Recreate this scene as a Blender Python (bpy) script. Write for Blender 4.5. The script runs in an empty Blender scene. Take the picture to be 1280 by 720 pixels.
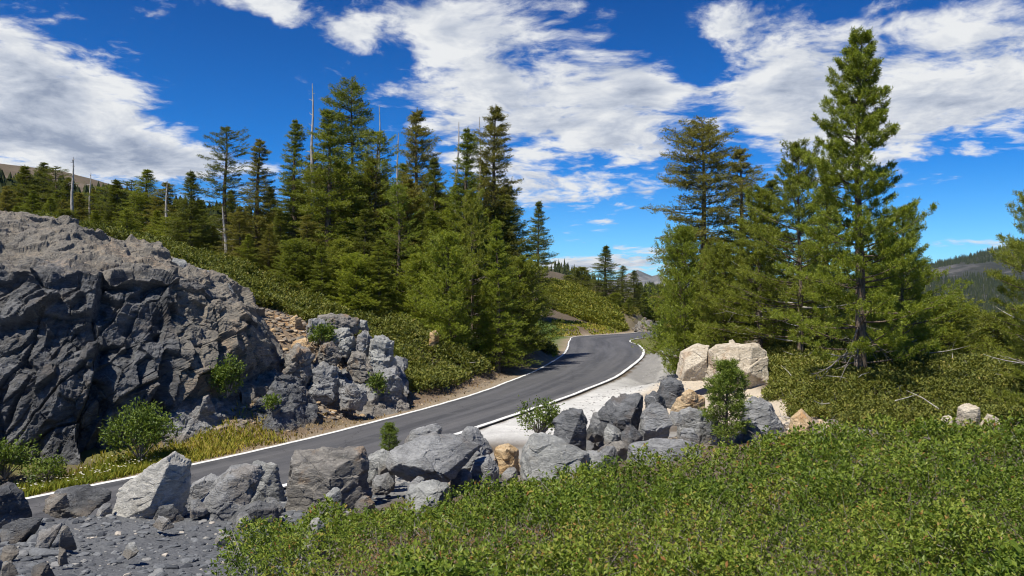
import bpy, bmesh, math, random
import numpy as np
from mathutils import Vector
random.seed(7)
SC = bpy.context.scene
COL = SC.collection
# ------------------------------------------------------------------ camera geometry
F, HOR, CAMZ = 1000.0, 370.0, 5.0
PITCH = math.atan((HOR - 360) / F)
CP, SP = math.cos(PITCH), math.sin(PITCH)

def at(px, py, d):
    cx, cz = (px - 640) / F, (360 - py) / F
    y = CP - cz * SP
    z = SP + cz * CP
    return (cx / y * d, d, CAMZ + z / y * d)

def xy(px, d):
    return ((px - 640) / F * d, d)

# ------------------------------------------------------------------ numeric noise
def _hash(ix, iy, iz, seed):
    ix = ix.astype(np.int64).astype(np.uint32); iy = iy.astype(np.int64).astype(np.uint32); iz = iz.astype(np.int64).astype(np.uint32)
    h = ix * np.uint32(374761393) + iy * np.uint32(668265263) + iz * np.uint32(2147483647 - 1013) + np.uint32((seed * 1274126177) & 0xffffffff)
    h = (h ^ (h >> np.uint32(13))) * np.uint32(1274126177)
    h = (h ^ (h >> np.uint32(16))) * np.uint32(2246822519)
    return h ^ (h >> np.uint32(15))

def _h01(ix, iy, iz, seed):
    return _hash(ix, iy, iz, seed).astype(np.float64) / 4294967295.0

def vnoise(p, seed=0):
    p = np.asarray(p, float)
    i = np.floor(p); f = p - i
    u = f * f * f * (f * (f * 6 - 15) + 10)
    r = 0
    for dx in (0, 1):
        wx = u[:, 0] if dx else 1 - u[:, 0]
        for dy in (0, 1):
            wy = u[:, 1] if dy else 1 - u[:, 1]
            for dz in (0, 1):
                wz = u[:, 2] if dz else 1 - u[:, 2]
                r = r + wx * wy * wz * _h01(i[:, 0] + dx, i[:, 1] + dy, i[:, 2] + dz, seed)
    return r * 2 - 1

def fbm(p, octs=5, seed=0, gain=.5, lac=2.03):
    p = np.asarray(p, float); a = 1.0; s = 0; r = 0
    for o in range(octs):
        r = r + a * vnoise(p + o * 17.3, seed + o); s += a; a *= gain; p = p * lac
    return r / s

def vor_facets(p, seed=0, grad=.8, soft=.10):
    """tilted-plane cellular noise: every cell is a chipped facet of its own; returns value, edge distance"""
    p = np.asarray(p, float); n = len(p)
    i = np.floor(p)
    best = np.full(n, 1e9); second = np.full(n, 1e9); val = np.zeros(n); val2 = np.zeros(n)
    for dx in (-1, 0, 1):
        for dy in (-1, 0, 1):
            for dz in (-1, 0, 1):
                cx, cy, cz = i[:, 0] + dx, i[:, 1] + dy, i[:, 2] + dz
                fx = cx + _h01(cx, cy, cz, seed + 1); fy = cy + _h01(cx, cy, cz, seed + 2); fz = cz + _h01(cx, cy, cz, seed + 3)
                ex, ey, ez = p[:, 0] - fx, p[:, 1] - fy, p[:, 2] - fz
                d = ex * ex + ey * ey + ez * ez
                gx = _h01(cx, cy, cz, seed + 4) * 2 - 1; gy = _h01(cx, cy, cz, seed + 5) * 2 - 1; gz = _h01(cx, cy, cz, seed + 6) * 2 - 1
                v = (_h01(cx, cy, cz, seed + 7) * 2 - 1) * .5 + grad * (gx * ex + gy * ey + gz * ez)
                m = d < best
                val2 = np.where(m, val, np.where(d < second, v, val2))
                second = np.where(m, best, np.minimum(second, d))
                val = np.where(m, v, val); best = np.where(m, d, best)
    e = np.sqrt(second) - np.sqrt(best)
    return val + (val2 - val) * .5 * (1 - sstep(0, soft, e)), e

def sstep(a, b, x):
    t = np.clip((x - a) / (b - a), 0, 1)
    return t * t * (3 - 2 * t)

def P3(x, y, k=1.0, z=0.0):
    x = np.asarray(x, float); y = np.asarray(y, float)
    return np.stack([x * k, y * k, np.full(x.shape, z)], 1)

# ------------------------------------------------------------------ polylines and masks
def catmull(pts, n):
    pts = np.asarray(pts, float)
    P = np.vstack([2 * pts[0] - pts[1], pts, 2 * pts[-1] - pts[-2]])
    m = len(pts) - 1
    out = []
    for u in np.linspace(0, m - 1e-6, n):
        k = int(u); t = u - k
        a, b, c, d = P[k], P[k + 1], P[k + 2], P[k + 3]
        out.append(.5 * ((2 * b) + (-a + c) * t + (2 * a - 5 * b + 4 * c - d) * t * t + (-a + 3 * b - 3 * c + d) * t ** 3))
    return np.array(out)

def seg_dist(x, y, line):
    best = np.full(x.shape, 1e9)
    for (ax, ay), (bx, by) in zip(line[:-1], line[1:]):
        vx, vy = bx - ax, by - ay
        t = np.clip(((x - ax) * vx + (y - ay) * vy) / (vx * vx + vy * vy + 1e-12), 0, 1)
        best = np.minimum(best, np.hypot(x - ax - t * vx, y - ay - t * vy))
    return best

def inside(x, y, poly):
    r = np.zeros(x.shape, bool)
    n = len(poly)
    for k in range(n):
        (ax, ay), (bx, by) = poly[k], poly[(k + 1) % n]
        c = (ay > y) != (by > y)
        r ^= c & (x < (bx - ax) * (y - ay) / ((by - ay) if by != ay else 1e-9) + ax)
    return r

def poly_soft(x, y, poly, soft):
    d = seg_dist(x, y, list(poly) + [poly[0]])
    d = np.where(inside(x, y, poly), d, -d)
    return sstep(-soft, soft, d)

# ------------------------------------------------------------------ road in plan
ROAD_L = [(-24, 3.5), (-17.2, 12.3), (-11.4, 20.9), (-9.6, 23.8), (-7.16, 28.4), (-3.85, 36), (-1.68, 42), (-.37, 46.7), (1.76, 55),
          (4.5, 70.4), (6.3, 89), (7.7, 98.5), (12.0, 103.6), (16.2, 108.5), (19.6, 117), (22.3, 127), (24, 141), (22, 162)]
ROAD_R = [(-20, 1), (-13.3, 10), (-7.5, 18.5), (-5.6, 21.5), (-3.1, 26.2), (.5, 34.3), (2.5, 38.8), (4.35, 43.5), (7.0, 51),
          (11.2, 67.6), (12.9, 80), (13.0, 87.7), (14.6, 93.5), (18.2, 98.5), (23, 108), (27, 122), (29.5, 140), (28, 163)]
NR = 260
RL, RR = catmull(ROAD_L, NR), catmull(ROAD_R, NR)
RC = (RL + RR) / 2
RW = np.hypot(*(RL - RR).T) / 2

# ------------------------------------------------------------------ terrain height: smooth surface through surveyed points
G = []   # x, y, z
def gp(px, py, d, lower=0.0):
    x, y, z = at(px, py, d); G.append((x, y, z - lower))
for t in [(0, 0, 3.0), (-4, 0, 2.6), (4, 0, 3.1), (0, -6, 3.5), (-8, -4, 2.4), (8, -4, 3.4), (20, -10, 4), (-20, -12, 2), (40, 0, 3.5), (-9, 5, 1.9), (-5, 5.5, 2.1),
          (60, 60, -5), (100, 100, -20), (60, 150, -15), (150, 250, -42), (60, 20, 1), (100, 0, 0), (-60, 10, 6), (-60, 40, 12), (-30, -10, 2)]: G.append(t)
for t in [(640, 720, 5.5), (1280, 720, 4.8), (900, 640, 9), (640, 640, 11), (640, 606, 15.5), (850, 568, 17), (1060, 540, 19), (1280, 540, 18), (1280, 640, 8.5), (1500, 600, 10)]: gp(*t, .42)
gp(300, 720, 8.5, .25); gp(450, 655, 13.5, .35)
for t in [(150, 720, 10), (0, 720, 10), (0, 642, 14.3), (200, 650, 15), (330, 652, 15), (-200, 650, 13), (100, 630, 15.4), (135, 632, 15.8), (60, 627, 15.2),
          (560, 606, 19.5), (700, 578, 23), (800, 562, 22.5), (900, 550, 24), (960, 543, 24), (700, 515, 34), (850, 470, 48), (900, 486, 36), (980, 503, 30), (1020, 540, 24.5),
          (1075, 472, 29), (1150, 502, 27), (1250, 505, 26), (880, 440, 50), (960, 432, 45), (850, 432, 60), (820, 425, 85), (1200, 482, 45), (1280, 478, 50),
          (100, 580, 24.4), (0, 586, 24), (210, 541, 27.5), (300, 530, 28.5), (430, 522, 33), (280, 484, 30.5), (340, 446, 34), (400, 425, 39), (480, 492, 37), (560, 470, 45), (600, 478, 45),
          (625, 462, 52), (540, 440, 47), (470, 412, 48), (350, 384, 46), (300, 352, 48), (250, 338, 46), (100, 305, 42), (0, 285, 42), (-100, 276, 42),
          (420, 378, 58), (560, 427, 52), (640, 432, 60), (665, 430, 78), (690, 422, 95), (320, 342, 60), (200, 322, 65), (50, 292, 95), (150, 312, 90), (500, 365, 90), (640, 378, 110),
          (700, 397, 112), (720, 366, 130), (775, 403, 120), (690, 362, 142), (790, 413, 116), (600, 352, 200), (500, 335, 200), (300, 292, 200), (100, 262, 220),
          (0, 209, 420), (40, 210, 420), (80, 214, 420), (180, 243, 400), (250, 272, 400), (400, 332, 400), (-200, 195, 420), (690, 340, 400), (740, 354, 400), (800, 382, 400), (770, 397, 180), (835, 402, 165), (870, 400, 180), (960, 402, 300)]: gp(*t)
for (x, y) in [(-3, 28), (-1, 38), (4, 54), (7, 65), (9, 80), (10, 95), (20, 110), (25, 130), (-10, 18)]: G.append((x, y, 0.0))
for (x, y) in [(4, 36), (7, 44), (10, 54)]: G.append((x, y, 0.03))
for t in [(900, 900, -60), (0, 900, -20), (-900, 500, 60), (-900, -300, 30), (0, -800, -10), (900, -300, -60), (300, 500, -60)]: G.append(t)
G = np.array(G)
_GK = 3.0
_A = np.sqrt(((G[:, None, :2] - G[None, :, :2]) ** 2).sum(-1) + _GK ** 2)
_n = len(G)
_M = np.block([[_A - 0.02 * np.eye(_n), np.ones((_n, 1))], [np.ones((1, _n)), np.zeros((1, 1))]])
_W = np.linalg.solve(_M, np.append(G[:, 2], 0))

def near_road(x, y):
    """distance outside the asphalt edge (negative on the road)"""
    out = np.full(x.shape, 1e3)
    m = (y < 175) & (y > -3) & (x > -32) & (x < 45)
    if m.any():
        xs, ys = x[m], y[m]; b = np.full(xs.shape, 1e3)
        for k in range(0, NR, 3):
            b = np.minimum(b, np.hypot(xs - RC[k, 0], ys - RC[k, 1]) - RW[k])
        out[m] = b
    return out

def hgt(x, y, fine=True):
    x = np.atleast_1d(np.asarray(x, float)); y = np.atleast_1d(np.asarray(y, float))
    z = np.zeros(x.shape)
    for a in range(0, len(x), 40000):
        s = slice(a, a + 40000)
        z[s] = np.sqrt((x[s, None] - G[None, :, 0]) ** 2 + (y[s, None] - G[None, :, 1]) ** 2 + _GK ** 2) @ _W[:-1] + _W[-1]
    r = np.hypot(x, y)
    z = z + (np.clip(-45 + 0 * z, -60, 0) - z) * sstep(900, 1500, r)
    nr = near_road(x, y)
    w = sstep(0.3, 2.1, nr)
    if fine:
        z = z + w * (.10 * fbm(P3(x, y, .35), 4, 3) + .035 * fbm(P3(x, y, 1.7), 3, 5)) + sstep(60, 200, r) * 1.2 * fbm(P3(x, y, .03), 5, 9)
    return np.where(w < 1, (-.06) * (1 - w) + z * w, z)

def hz(x, y):
    return float(hgt([x], [y])[0])

# ------------------------------------------------------------------ object helpers
def link(o, parent=None):
    COL.objects.link(o)
    if parent: o.parent = parent
    return o

def tag(o, label=None, cat=None, group=None, kind=None):
    if label: o['label'] = label
    if cat: o['category'] = cat
    if group: o['group'] = group
    if kind: o['kind'] = kind
    return o

def empty(name, loc, rz=0.0):
    o = bpy.data.objects.new(name, None); link(o)
    o.empty_display_size = .3
    o.location = loc; o.rotation_euler = (0, 0, rz)
    return o

def bulk(name, V, faces, mats, tint=None, smooth=False, mi=None):
    """faces: list of int arrays (n,3) / (n,4); mi: list of material index arrays or ints per face block"""
    me = bpy.data.meshes.new(name)
    V = np.ascontiguousarray(V, dtype=np.float32)
    me.vertices.add(len(V)); me.vertices.foreach_set('co', V.ravel())
    lv = np.concatenate([np.asarray(f, np.int32).ravel() for f in faces])
    tot = np.concatenate([np.full(len(f), np.asarray(f).shape[1], np.int32) for f in faces])
    st = np.concatenate([[0], np.cumsum(tot)[:-1]]).astype(np.int32)
    me.loops.add(len(lv)); me.loops.foreach_set('vertex_index', lv)
    me.polygons.add(len(tot)); me.polygons.foreach_set('loop_start', st)
    if smooth: me.polygons.foreach_set('use_smooth', np.ones(len(tot), bool))
    else: me.polygons.foreach_set('use_smooth', np.zeros(len(tot), bool))
    for m in (mats if isinstance(mats, (list, tuple)) else [mats]): me.materials.append(m)
    if mi is not None:
        me.polygons.foreach_set('material_index', np.concatenate([np.full(len(f), k, np.int32) if np.isscalar(k) else np.asarray(k, np.int32) for f, k in zip(faces, mi)]))
    if tint is not None:
        if tint.ndim == 1:
            at_ = me.attributes.new('tint', 'FLOAT', 'POINT'); at_.data.foreach_set('value', np.ascontiguousarray(tint, np.float32))
        else:
            at_ = me.attributes.new('albedo', 'FLOAT_COLOR', 'POINT'); at_.data.foreach_set('color', np.ascontiguousarray(tint, np.float32).ravel())
    me.update(calc_edges=True)
    return me

def mobj(name, me, parent=None, loc=None):
    o = bpy.data.objects.new(name, me); link(o, parent)
    if loc is not None: o.location = loc
    return o

class Tubes:
    def __init__(s): s.V = []; s.F = []; s.M = []; s.n = 0
    def add(s, pts, rad, k=6, m=0, cap=True):
        pts = np.asarray(pts, float); rad = np.asarray(rad, float); n = len(pts)
        tg = np.gradient(pts, axis=0); tg /= np.linalg.norm(tg, axis=1)[:, None] + 1e-9
        ref = np.array([0, 0, 1.0]) if abs(tg[0, 2]) < .8 else np.array([1.0, 0, 0])
        u = np.cross(tg, ref); u /= np.linalg.norm(u, axis=1)[:, None] + 1e-9
        v = np.cross(tg, u)
        a = np.linspace(0, 2 * np.pi, k, endpoint=False)
        ring = pts[:, None, :] + rad[:, None, None] * (np.cos(a)[None, :, None] * u[:, None, :] + np.sin(a)[None, :, None] * v[:, None, :])
        s.V.append(ring.reshape(-1, 3))
        i = np.arange(n - 1)[:, None] * k + np.arange(k)[None, :]; j = np.arange(n - 1)[:, None] * k + (np.arange(k)[None, :] + 1) % k
        s.F.append(np.stack([i, j, j + k, i + k], -1).reshape(-1, 4) + s.n); s.M.append(np.full((n - 1) * k, m))
        s.n += n * k
    def mesh(s, name, mats, smooth=True):
        return bulk(name, np.vstack(s.V), [np.vstack(s.F)], mats, smooth=smooth, mi=[np.concatenate(s.M)])

# ------------------------------------------------------------------ shader helpers
class NT:
    def __init__(s, tree): s.t = tree; s.n = tree.nodes; s.l = tree.links
    def new(s, typ, **kw):
        nd = s.n.new(typ)
        for k, v in kw.items(): setattr(nd, k, v)
        return nd
    def put(s, sock, v):
        if isinstance(v, bpy.types.NodeSocket): s.l.new(v, sock)
        elif v is not None:
            if hasattr(sock.default_value, '__len__') and not hasattr(v, '__len__'): v = [v] * len(sock.default_value)
            if hasattr(sock.default_value, '__len__') and len(sock.default_value) == 4 and len(v) == 3: v = (*v, 1)
            sock.default_value = v
    def math(s, op, a, b=None, c=None, clamp=False):
        nd = s.new('ShaderNodeMath', operation=op, use_clamp=clamp)
        s.put(nd.inputs[0], a)
        if b is not None: s.put(nd.inputs[1], b)
        if c is not None: s.put(nd.inputs[2], c)
        return nd.outputs[0]
    def vmath(s, op, a, b=None, out=0):
        nd = s.new('ShaderNodeVectorMath', operation=op)
        s.put(nd.inputs[0], a)
        if b is not None: s.put(nd.inputs[1], b)
        return nd.outputs[out]
    def noise(s, vec, scale, detail=5, rough=.55, dist=0.0, out=0):
        nd = s.new('ShaderNodeTexNoise')
        if vec is not None: s.put(nd.inputs['Vector'], vec)
        s.put(nd.inputs['Scale'], scale); s.put(nd.inputs['Detail'], detail); s.put(nd.inputs['Roughness'], rough); s.put(nd.inputs['Distortion'], dist)
        return nd.outputs[out]
    def mapr(s, v, a, b, c=0.0, d=1.0, smooth=True):
        nd = s.new('ShaderNodeMapRange', interpolation_type='SMOOTHSTEP' if smooth else 'LINEAR')
        s.put(nd.inputs[0], v)
        for k, q in zip((1, 2, 3, 4), (a, b, c, d)): s.put(nd.inputs[k], q)
        return nd.outputs[0]
    def mix(s, f, a, b, mode='MIX'):
        nd = s.new('ShaderNodeMix', data_type='RGBA', blend_type=mode, clamp_factor=True)
        s.put(nd.inputs[0], f); s.put(nd.inputs[6], a); s.put(nd.inputs[7], b)
        return nd.outputs[2]
    def ramp(s, f, stops):
        nd = s.new('ShaderNodeValToRGB'); s.put(nd.inputs[0], f)
        e = nd.color_ramp.elements
        while len(e) < len(stops): e.new(.5)
        for el, (p, c) in zip(e, stops): el.position = p; el.color = (*c, 1)
        return nd.outputs[0]
    def mapping(s, vec, scale=(1, 1, 1), rot=(0, 0, 0)):
        nd = s.new('ShaderNodeMapping'); s.put(nd.inputs[0], vec); nd.inputs['Scale'].default_value = scale; nd.inputs['Rotation'].default_value = rot
        return nd.outputs[0]
    def bump(s, h, strength, dist, normal=None):
        nd = s.new('ShaderNodeBump'); s.put(nd.inputs['Height'], h); nd.inputs['Strength'].default_value = strength; nd.inputs['Distance'].default_value = dist
        if normal is not None: s.put(nd.inputs['Normal'], normal)
        return nd.outputs[0]

def material(name):
    m = bpy.data.materials.new(name); m.use_nodes = True
    nt = NT(m.node_tree); b = m.node_tree.nodes['Principled BSDF']
    b.inputs['Roughness'].default_value = .85; b.inputs['Specular IOR Level'].default_value = .25
    return m, nt, b

def rock_mat(name, dark, light, stain, stain_amt=.4, scale=1.0, veins=.0, rot=(.5, .3, .2), strata=3.0, lichen=.5, zones=False, dirt=.55):
    m, n, b = material(name)
    tc = n.new('ShaderNodeTexCoord').outputs['Object']
    rnd = n.new('ShaderNodeObjectInfo').outputs['Random']
    off = n.new('ShaderNodeCombineXYZ'); n.put(off.inputs[0], n.math('MULTIPLY', rnd, 40.0)); n.put(off.inputs[1], n.math('MULTIPLY', rnd, 23.0))
    co = n.vmath('ADD', tc, off.outputs[0])
    st = n.mapping(co, (1, 1, strata), rot)
    big = n.noise(co, .9 * scale, 6, .6)
    mid = n.noise(st, 2.6 * scale, 9, .68)
    fin = n.noise(st, 16 * scale, 6, .7)
    c = n.mix(n.mapr(n.math('ADD', n.math('MULTIPLY', mid, .65), n.math('MULTIPLY', big, .35)), .36, .64), dark, light)
    c = n.mix(n.math('MULTIPLY', n.mapr(n.noise(n.vmath('ADD', co, (9, 4, 2)), 1.1 * scale, 7, .62), .52, .66), stain_amt), c, stain)
    if zones:
        z = n.new('ShaderNodeAttribute', attribute_name='tint').outputs['Fac']
        zz = n.math('ADD', z, n.math('MULTIPLY', n.math('SUBTRACT', mid, .5), 1.2))
        warm = n.ramp(n.math('ADD', n.math('MULTIPLY', fin, .5), n.math('MULTIPLY', big, .5)), [(.3, (.10, .095, .088)), (.46, (.205, .19, .165)), (.56, (.25, .215, .17)), (.62, (.34, .25, .18)), (.75, (.38, .345, .29))])
        c = n.mix(n.mapr(zz, .38, .75), c, warm)
    c = n.mix(1.0, c, n.ramp(fin, [(.25, (.62, .62, .62)), (.75, (1.32, 1.32, 1.32))]), 'MULTIPLY')
    if lichen:
        lk = n.mapr(n.noise(co, 9 * scale, 8, .75), .6, .68)
        c = n.mix(n.math('MULTIPLY', lk, lichen), c, (.42, .42, .38))
    if dirt:
        dz = n.new('ShaderNodeSeparateXYZ'); n.put(dz.inputs[0], tc)
        dd = n.math('ADD', dz.outputs[2], n.math('MULTIPLY', n.math('SUBTRACT', n.noise(co, 4 * scale, 6, .65), .5), .7))
        c = n.mix(n.math('MULTIPLY', n.mapr(dd, .02, .26, 1, 0), dirt), c, (.20, .165, .125))
    if veins:
        vs = n.new('ShaderNodeSeparateXYZ'); n.put(vs.inputs[0], n.mapping(co, (1, 1, 1), (.5, .9, .3)))
        w = n.math('PINGPONG', n.math('ADD', vs.outputs[0], n.math('MULTIPLY', n.noise(co, 1.4 * scale, 4, .5), .5)), .62)
        brk = n.mapr(n.noise(n.vmath('ADD', co, (5, 2, 8)), 1.3 * scale, 3, .5), .5, .58)
        c = n.mix(n.math('MULTIPLY', n.math('MULTIPLY', n.mapr(w, .0, .012, 1, 0), brk), veins), c, (.55, .56, .55))
    n.put(b.inputs['Base Color'], c)
    vor = n.new('ShaderNodeTexVoronoi', feature='DISTANCE_TO_EDGE'); n.put(vor.inputs['Vector'], n.vmath('ADD', st, n.vmath('MULTIPLY', n.noise(co, 3 * scale, 3, .5, out=1), (.3, .3, .3)))); vor.inputs['Scale'].default_value = 1.6 * scale
    cr = n.mapr(vor.outputs['Distance'], 0, .03)
    grit = n.noise(n.mapping(co, (1, 1, strata * 1.6), rot), 38 * scale, 4, .7)
    nb = n.bump(n.math('ADD', n.math('MULTIPLY', mid, .7), n.math('ADD', n.math('ADD', n.math('MULTIPLY', fin, .38), n.math('MULTIPLY', grit, .16)), n.math('MULTIPLY', cr, .10))), 1.0, .11 / scale)
    n.put(b.inputs['Normal'], nb)
    b.inputs['Roughness'].default_value = .8; b.inputs['Specular IOR Level'].default_value = .3
    return m

def leaf_mat(name, stops, rough=.5, trans=.3, spec=.35):
    m, n, b = material(name)
    t = n.new('ShaderNodeAttribute', attribute_name='tint').outputs['Fac']
    r = n.new('ShaderNodeObjectInfo').outputs['Random']
    t = n.math('ADD', t, n.math('MULTIPLY', n.math('SUBTRACT', r, .5), .16))
    c = n.ramp(t, stops)
    n.put(b.inputs['Base Color'], c); b.inputs['Roughness'].default_value = rough; b.inputs['Specular IOR Level'].default_value = spec
    if trans:
        tr = n.new('ShaderNodeBsdfTranslucent'); n.put(tr.inputs[0], n.mix(1.0, c, (1.25, 1.2, .55), 'MULTIPLY'))
        ms = n.new('ShaderNodeMixShader'); ms.inputs[0].default_value = trans
        n.l.new(b.outputs[0], ms.inputs[1]); n.l.new(tr.outputs[0], ms.inputs[2])
        n.l.new(ms.outputs[0], n.n['Material Output'].inputs[0])
    return m

def bark_mat(name, a, c2, scale=1.0):
    m, n, b = material(name)
    tc = n.new('ShaderNodeTexCoord').outputs['Object']
    s = n.noise(n.mapping(tc, (6, 6, 1.2)), 2.2 * scale, 8, .65)
    n.put(b.inputs['Base Color'], n.mix(n.mapr(s, .35, .66), a, c2))
    n.put(b.inputs['Normal'], n.bump(s, .9, .05))
    return m
# ================================================================== camera
cam = bpy.data.cameras.new('camera'); cam.lens = F / 1280 * 36; cam.sensor_width = 36
cam.clip_start = .05; cam.clip_end = 40000
co_ = bpy.data.objects.new('camera', cam); link(co_)
co_.location = (0, 0, CAMZ); co_.rotation_euler = (math.pi / 2 + PITCH, 0, 0)
SC.camera = co_
# ================================================================== light and sky
SUN_EL = math.radians(60); SUN_AZ = math.atan2(-.68, -.73)      # azimuth from +Y towards +X
sv = Vector((math.cos(SUN_EL) * math.sin(SUN_AZ), math.cos(SUN_EL) * math.cos(SUN_AZ), math.sin(SUN_EL)))
sl = bpy.data.lights.new('sun', 'SUN'); sl.energy = 4.6; sl.angle = math.radians(.53); sl.color = (1, .94, .82)
so = bpy.data.objects.new('sun', sl); link(so); so.rotation_euler = sv.to_track_quat('Z', 'Y').to_euler()
w = bpy.data.worlds.new('World'); SC.world = w; w.use_nodes = True
n = NT(w.node_tree); bg = w.node_tree.nodes['Background']
sky = n.new('ShaderNodeTexSky', sky_type='NISHITA', sun_disc=False); sky.sun_elevation = SUN_EL; sky.sun_rotation = SUN_AZ; sky.altitude = 2600
sky.air_density = 1.0; sky.dust_density = .25; sky.ozone_density = 3.0
hs = n.new('ShaderNodeHueSaturation'); hs.inputs['Saturation'].default_value = 1.12; n.l.new(sky.outputs[0], hs.inputs['Color'])
d = n.new('ShaderNodeTexCoord').outputs['Generated']
sp = n.new('ShaderNodeSeparateXYZ'); n.l.new(d, sp.inputs[0])
X, Y, Z = sp.outputs
skyc = n.mix(1.0, hs.outputs[0], n.ramp(n.mapr(Z, 0, .4, smooth=False), [(0, (.50, .85, 1.0)), (.4, (.07, .50, .88)), (1, (.012, .29, .62))]), 'MULTIPLY')
# cloud deck: flat layer seen in perspective, its coverage set by soft patches of weather
zz = n.math('ADD', n.math('MAXIMUM', Z, 0.0), .16)
cp = n.new('ShaderNodeCombineXYZ'); n.put(cp.inputs[0], n.math('DIVIDE', X, zz)); n.put(cp.inputs[1], n.math('DIVIDE', Y, zz)); cp.inputs[2].default_value = 3.7
yc = n.math('MAXIMUM', Y, .15)
U = n.math('DIVIDE', X, yc); Vv = n.math('DIVIDE', Z, yc)
def patch(px, py, sx, sy, rot, amp):
    u0, v0 = (px - 640) / F, (HOR - py) / F
    du, dv = n.math('SUBTRACT', U, u0), n.math('SUBTRACT', Vv, v0)
    c, s = math.cos(rot), math.sin(rot)
    a = n.math('ADD', n.math('MULTIPLY', du, c * F / sx), n.math('MULTIPLY', dv, s * F / sx))
    b = n.math('ADD', n.math('MULTIPLY', du, -s * F / sy), n.math('MULTIPLY', dv, c * F / sy))
    q = n.math('ADD', n.math('MULTIPLY', a, a), n.math('MULTIPLY', b, b))
    return n.math('MULTIPLY', n.math('POWER', math.e, n.math('MULTIPLY', q, -1.0)), amp)
cov = None
for t in PATCHES if 'PATCHES' in globals() else [
    (20, 120, 175, 85, -.35, .40), (130, 185, 150, 40, -.15, .28), (-160, 120, 300, 120, 0, .4), (270, 205, 130, 26, -.1, .30), (372, 108, 26, 14, -.2, .22), (410, 90, 20, 8, 0, .1),
    (560, 20, 200, 38, .05, .26), (330, 8, 100, 24, -.2, .40), (440, 42, 70, 24, -.3, .27), (520, 22, 110, 28, -.1, .16), (650, 120, 150, 90, .1, .29), (750, 165, 110, 75, -.2, .27), (550, 110, 85, 60, 0, .27), (600, 190, 70, 45, 0, .16), (690, 235, 90, 26, 0, .26), (800, 105, 36, 16, -.3, .2),
    (1090, 80, 250, 85, .1, .38), (960, 140, 130, 60, -.2, .28), (1250, 110, 160, 60, .1, .34), (900, 30, 80, 26, .3, .2), (1100, 190, 150, 30, .1, .2),
    (1060, 215, 60, 20, 0, .12), (1215, 192, 26, 8, 0, .18), (812, 238, 20, 9, 0, .2), (752, 282, 40, 8, 0, .12), (770, 330, 95, 12, 0, .46), (700, 330, 50, 8, 0, .2), (785, 310, 50, 5, -.1, .16), (1230, 305, 90, 7, 0, .30),
    (1010, 300, 160, 12, 0, .1), (330, 60, 90, 60, 0, -.18), (300, 130, 110, 45, -.3, -.16), (862, 70, 40, 100, .45, -.24), (700, 60, 40, 30, .4, -.10), (520, 215, 40, 30, 0, -.06), (395, 22, 26, 30, .5, -.14), (487, 62, 30, 34, .6, -.16), (640, 62, 60, 14, -.2, -.12), (700, 205, 60, 14, .1, -.08), (470, 170, 80, 60, 0, -.16), (1230, 240, 150, 50, 0, -.16), (560, 280, 90, 30, 0, -.1)]:
    g = patch(*t); cov = g if cov is None else n.math('ADD', cov, g)
warp = n.vmath('MULTIPLY', n.vmath('SUBTRACT', n.noise(cp.outputs[0], 1.6, 4, .5, out=1), (.5, .5, .5)), (.35, .35, .35))
cq = n.vmath('ADD', cp.outputs[0], warp)
n1 = n.noise(cq, 2.7, 11, .60)
n1b = n.noise(n.vmath('ADD', cq, (-.08, -.03, .04)), 2.7, 7, .58)
n2 = n.noise(cq, 6.8, 8, .58)
n3 = n.noise(cq, 17.0, 6, .6)
dens = n.math('ADD', n.math('ADD', n.math('MULTIPLY', n1, .95), n.math('ADD', n.math('MULTIPLY', n2, .66), n.math('MULTIPLY', n3, .34))), n.math('MULTIPLY', cov, .88))
alpha = n.mapr(dens, 1.10, 1.36)
shade = n.math('ADD', n.math('MULTIPLY', n.math('SUBTRACT', n1, n1b), 3.2), n.math('SUBTRACT', 1.02, n.mapr(dens, 1.26, 1.70, 0, .70)))
shade = n.math('ADD', shade, n.math('MULTIPLY', n.math('SUBTRACT', n2, .5), 1.5))
cc = n.ramp(n.mapr(shade, .15, 1.15, smooth=False), [(0, (1.9, 2.25, 3.0)), (.5, (3.5, 3.8, 4.4)), (1, (5.4, 5.5, 5.6))])
n.l.new(n.mix(alpha, skyc, cc), bg.inputs[0]); bg.inputs[1].default_value = .115
SC.view_settings.view_transform = 'Standard'; SC.view_settings.look = 'None'; SC.view_settings.exposure = .45; SC.view_settings.gamma = 1
SC.cycles.use_adaptive_sampling = True; SC.cycles.adaptive_threshold = .025; SC.cycles.max_bounces = 4; SC.cycles.diffuse_bounces = 2; SC.cycles.transmission_bounces = 3; SC.cycles.glossy_bounces = 2
SC.cycles.use_denoising = True; SC.cycles.denoiser = 'OPENIMAGEDENOISE'; SC.cycles.denoising_prefilter = 'ACCURATE'; SC.cycles.pixel_filter_type = 'BLACKMAN_HARRIS'; SC.cycles.filter_width = 1.1
SC.cycles.sample_clamp_indirect = 6

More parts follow.
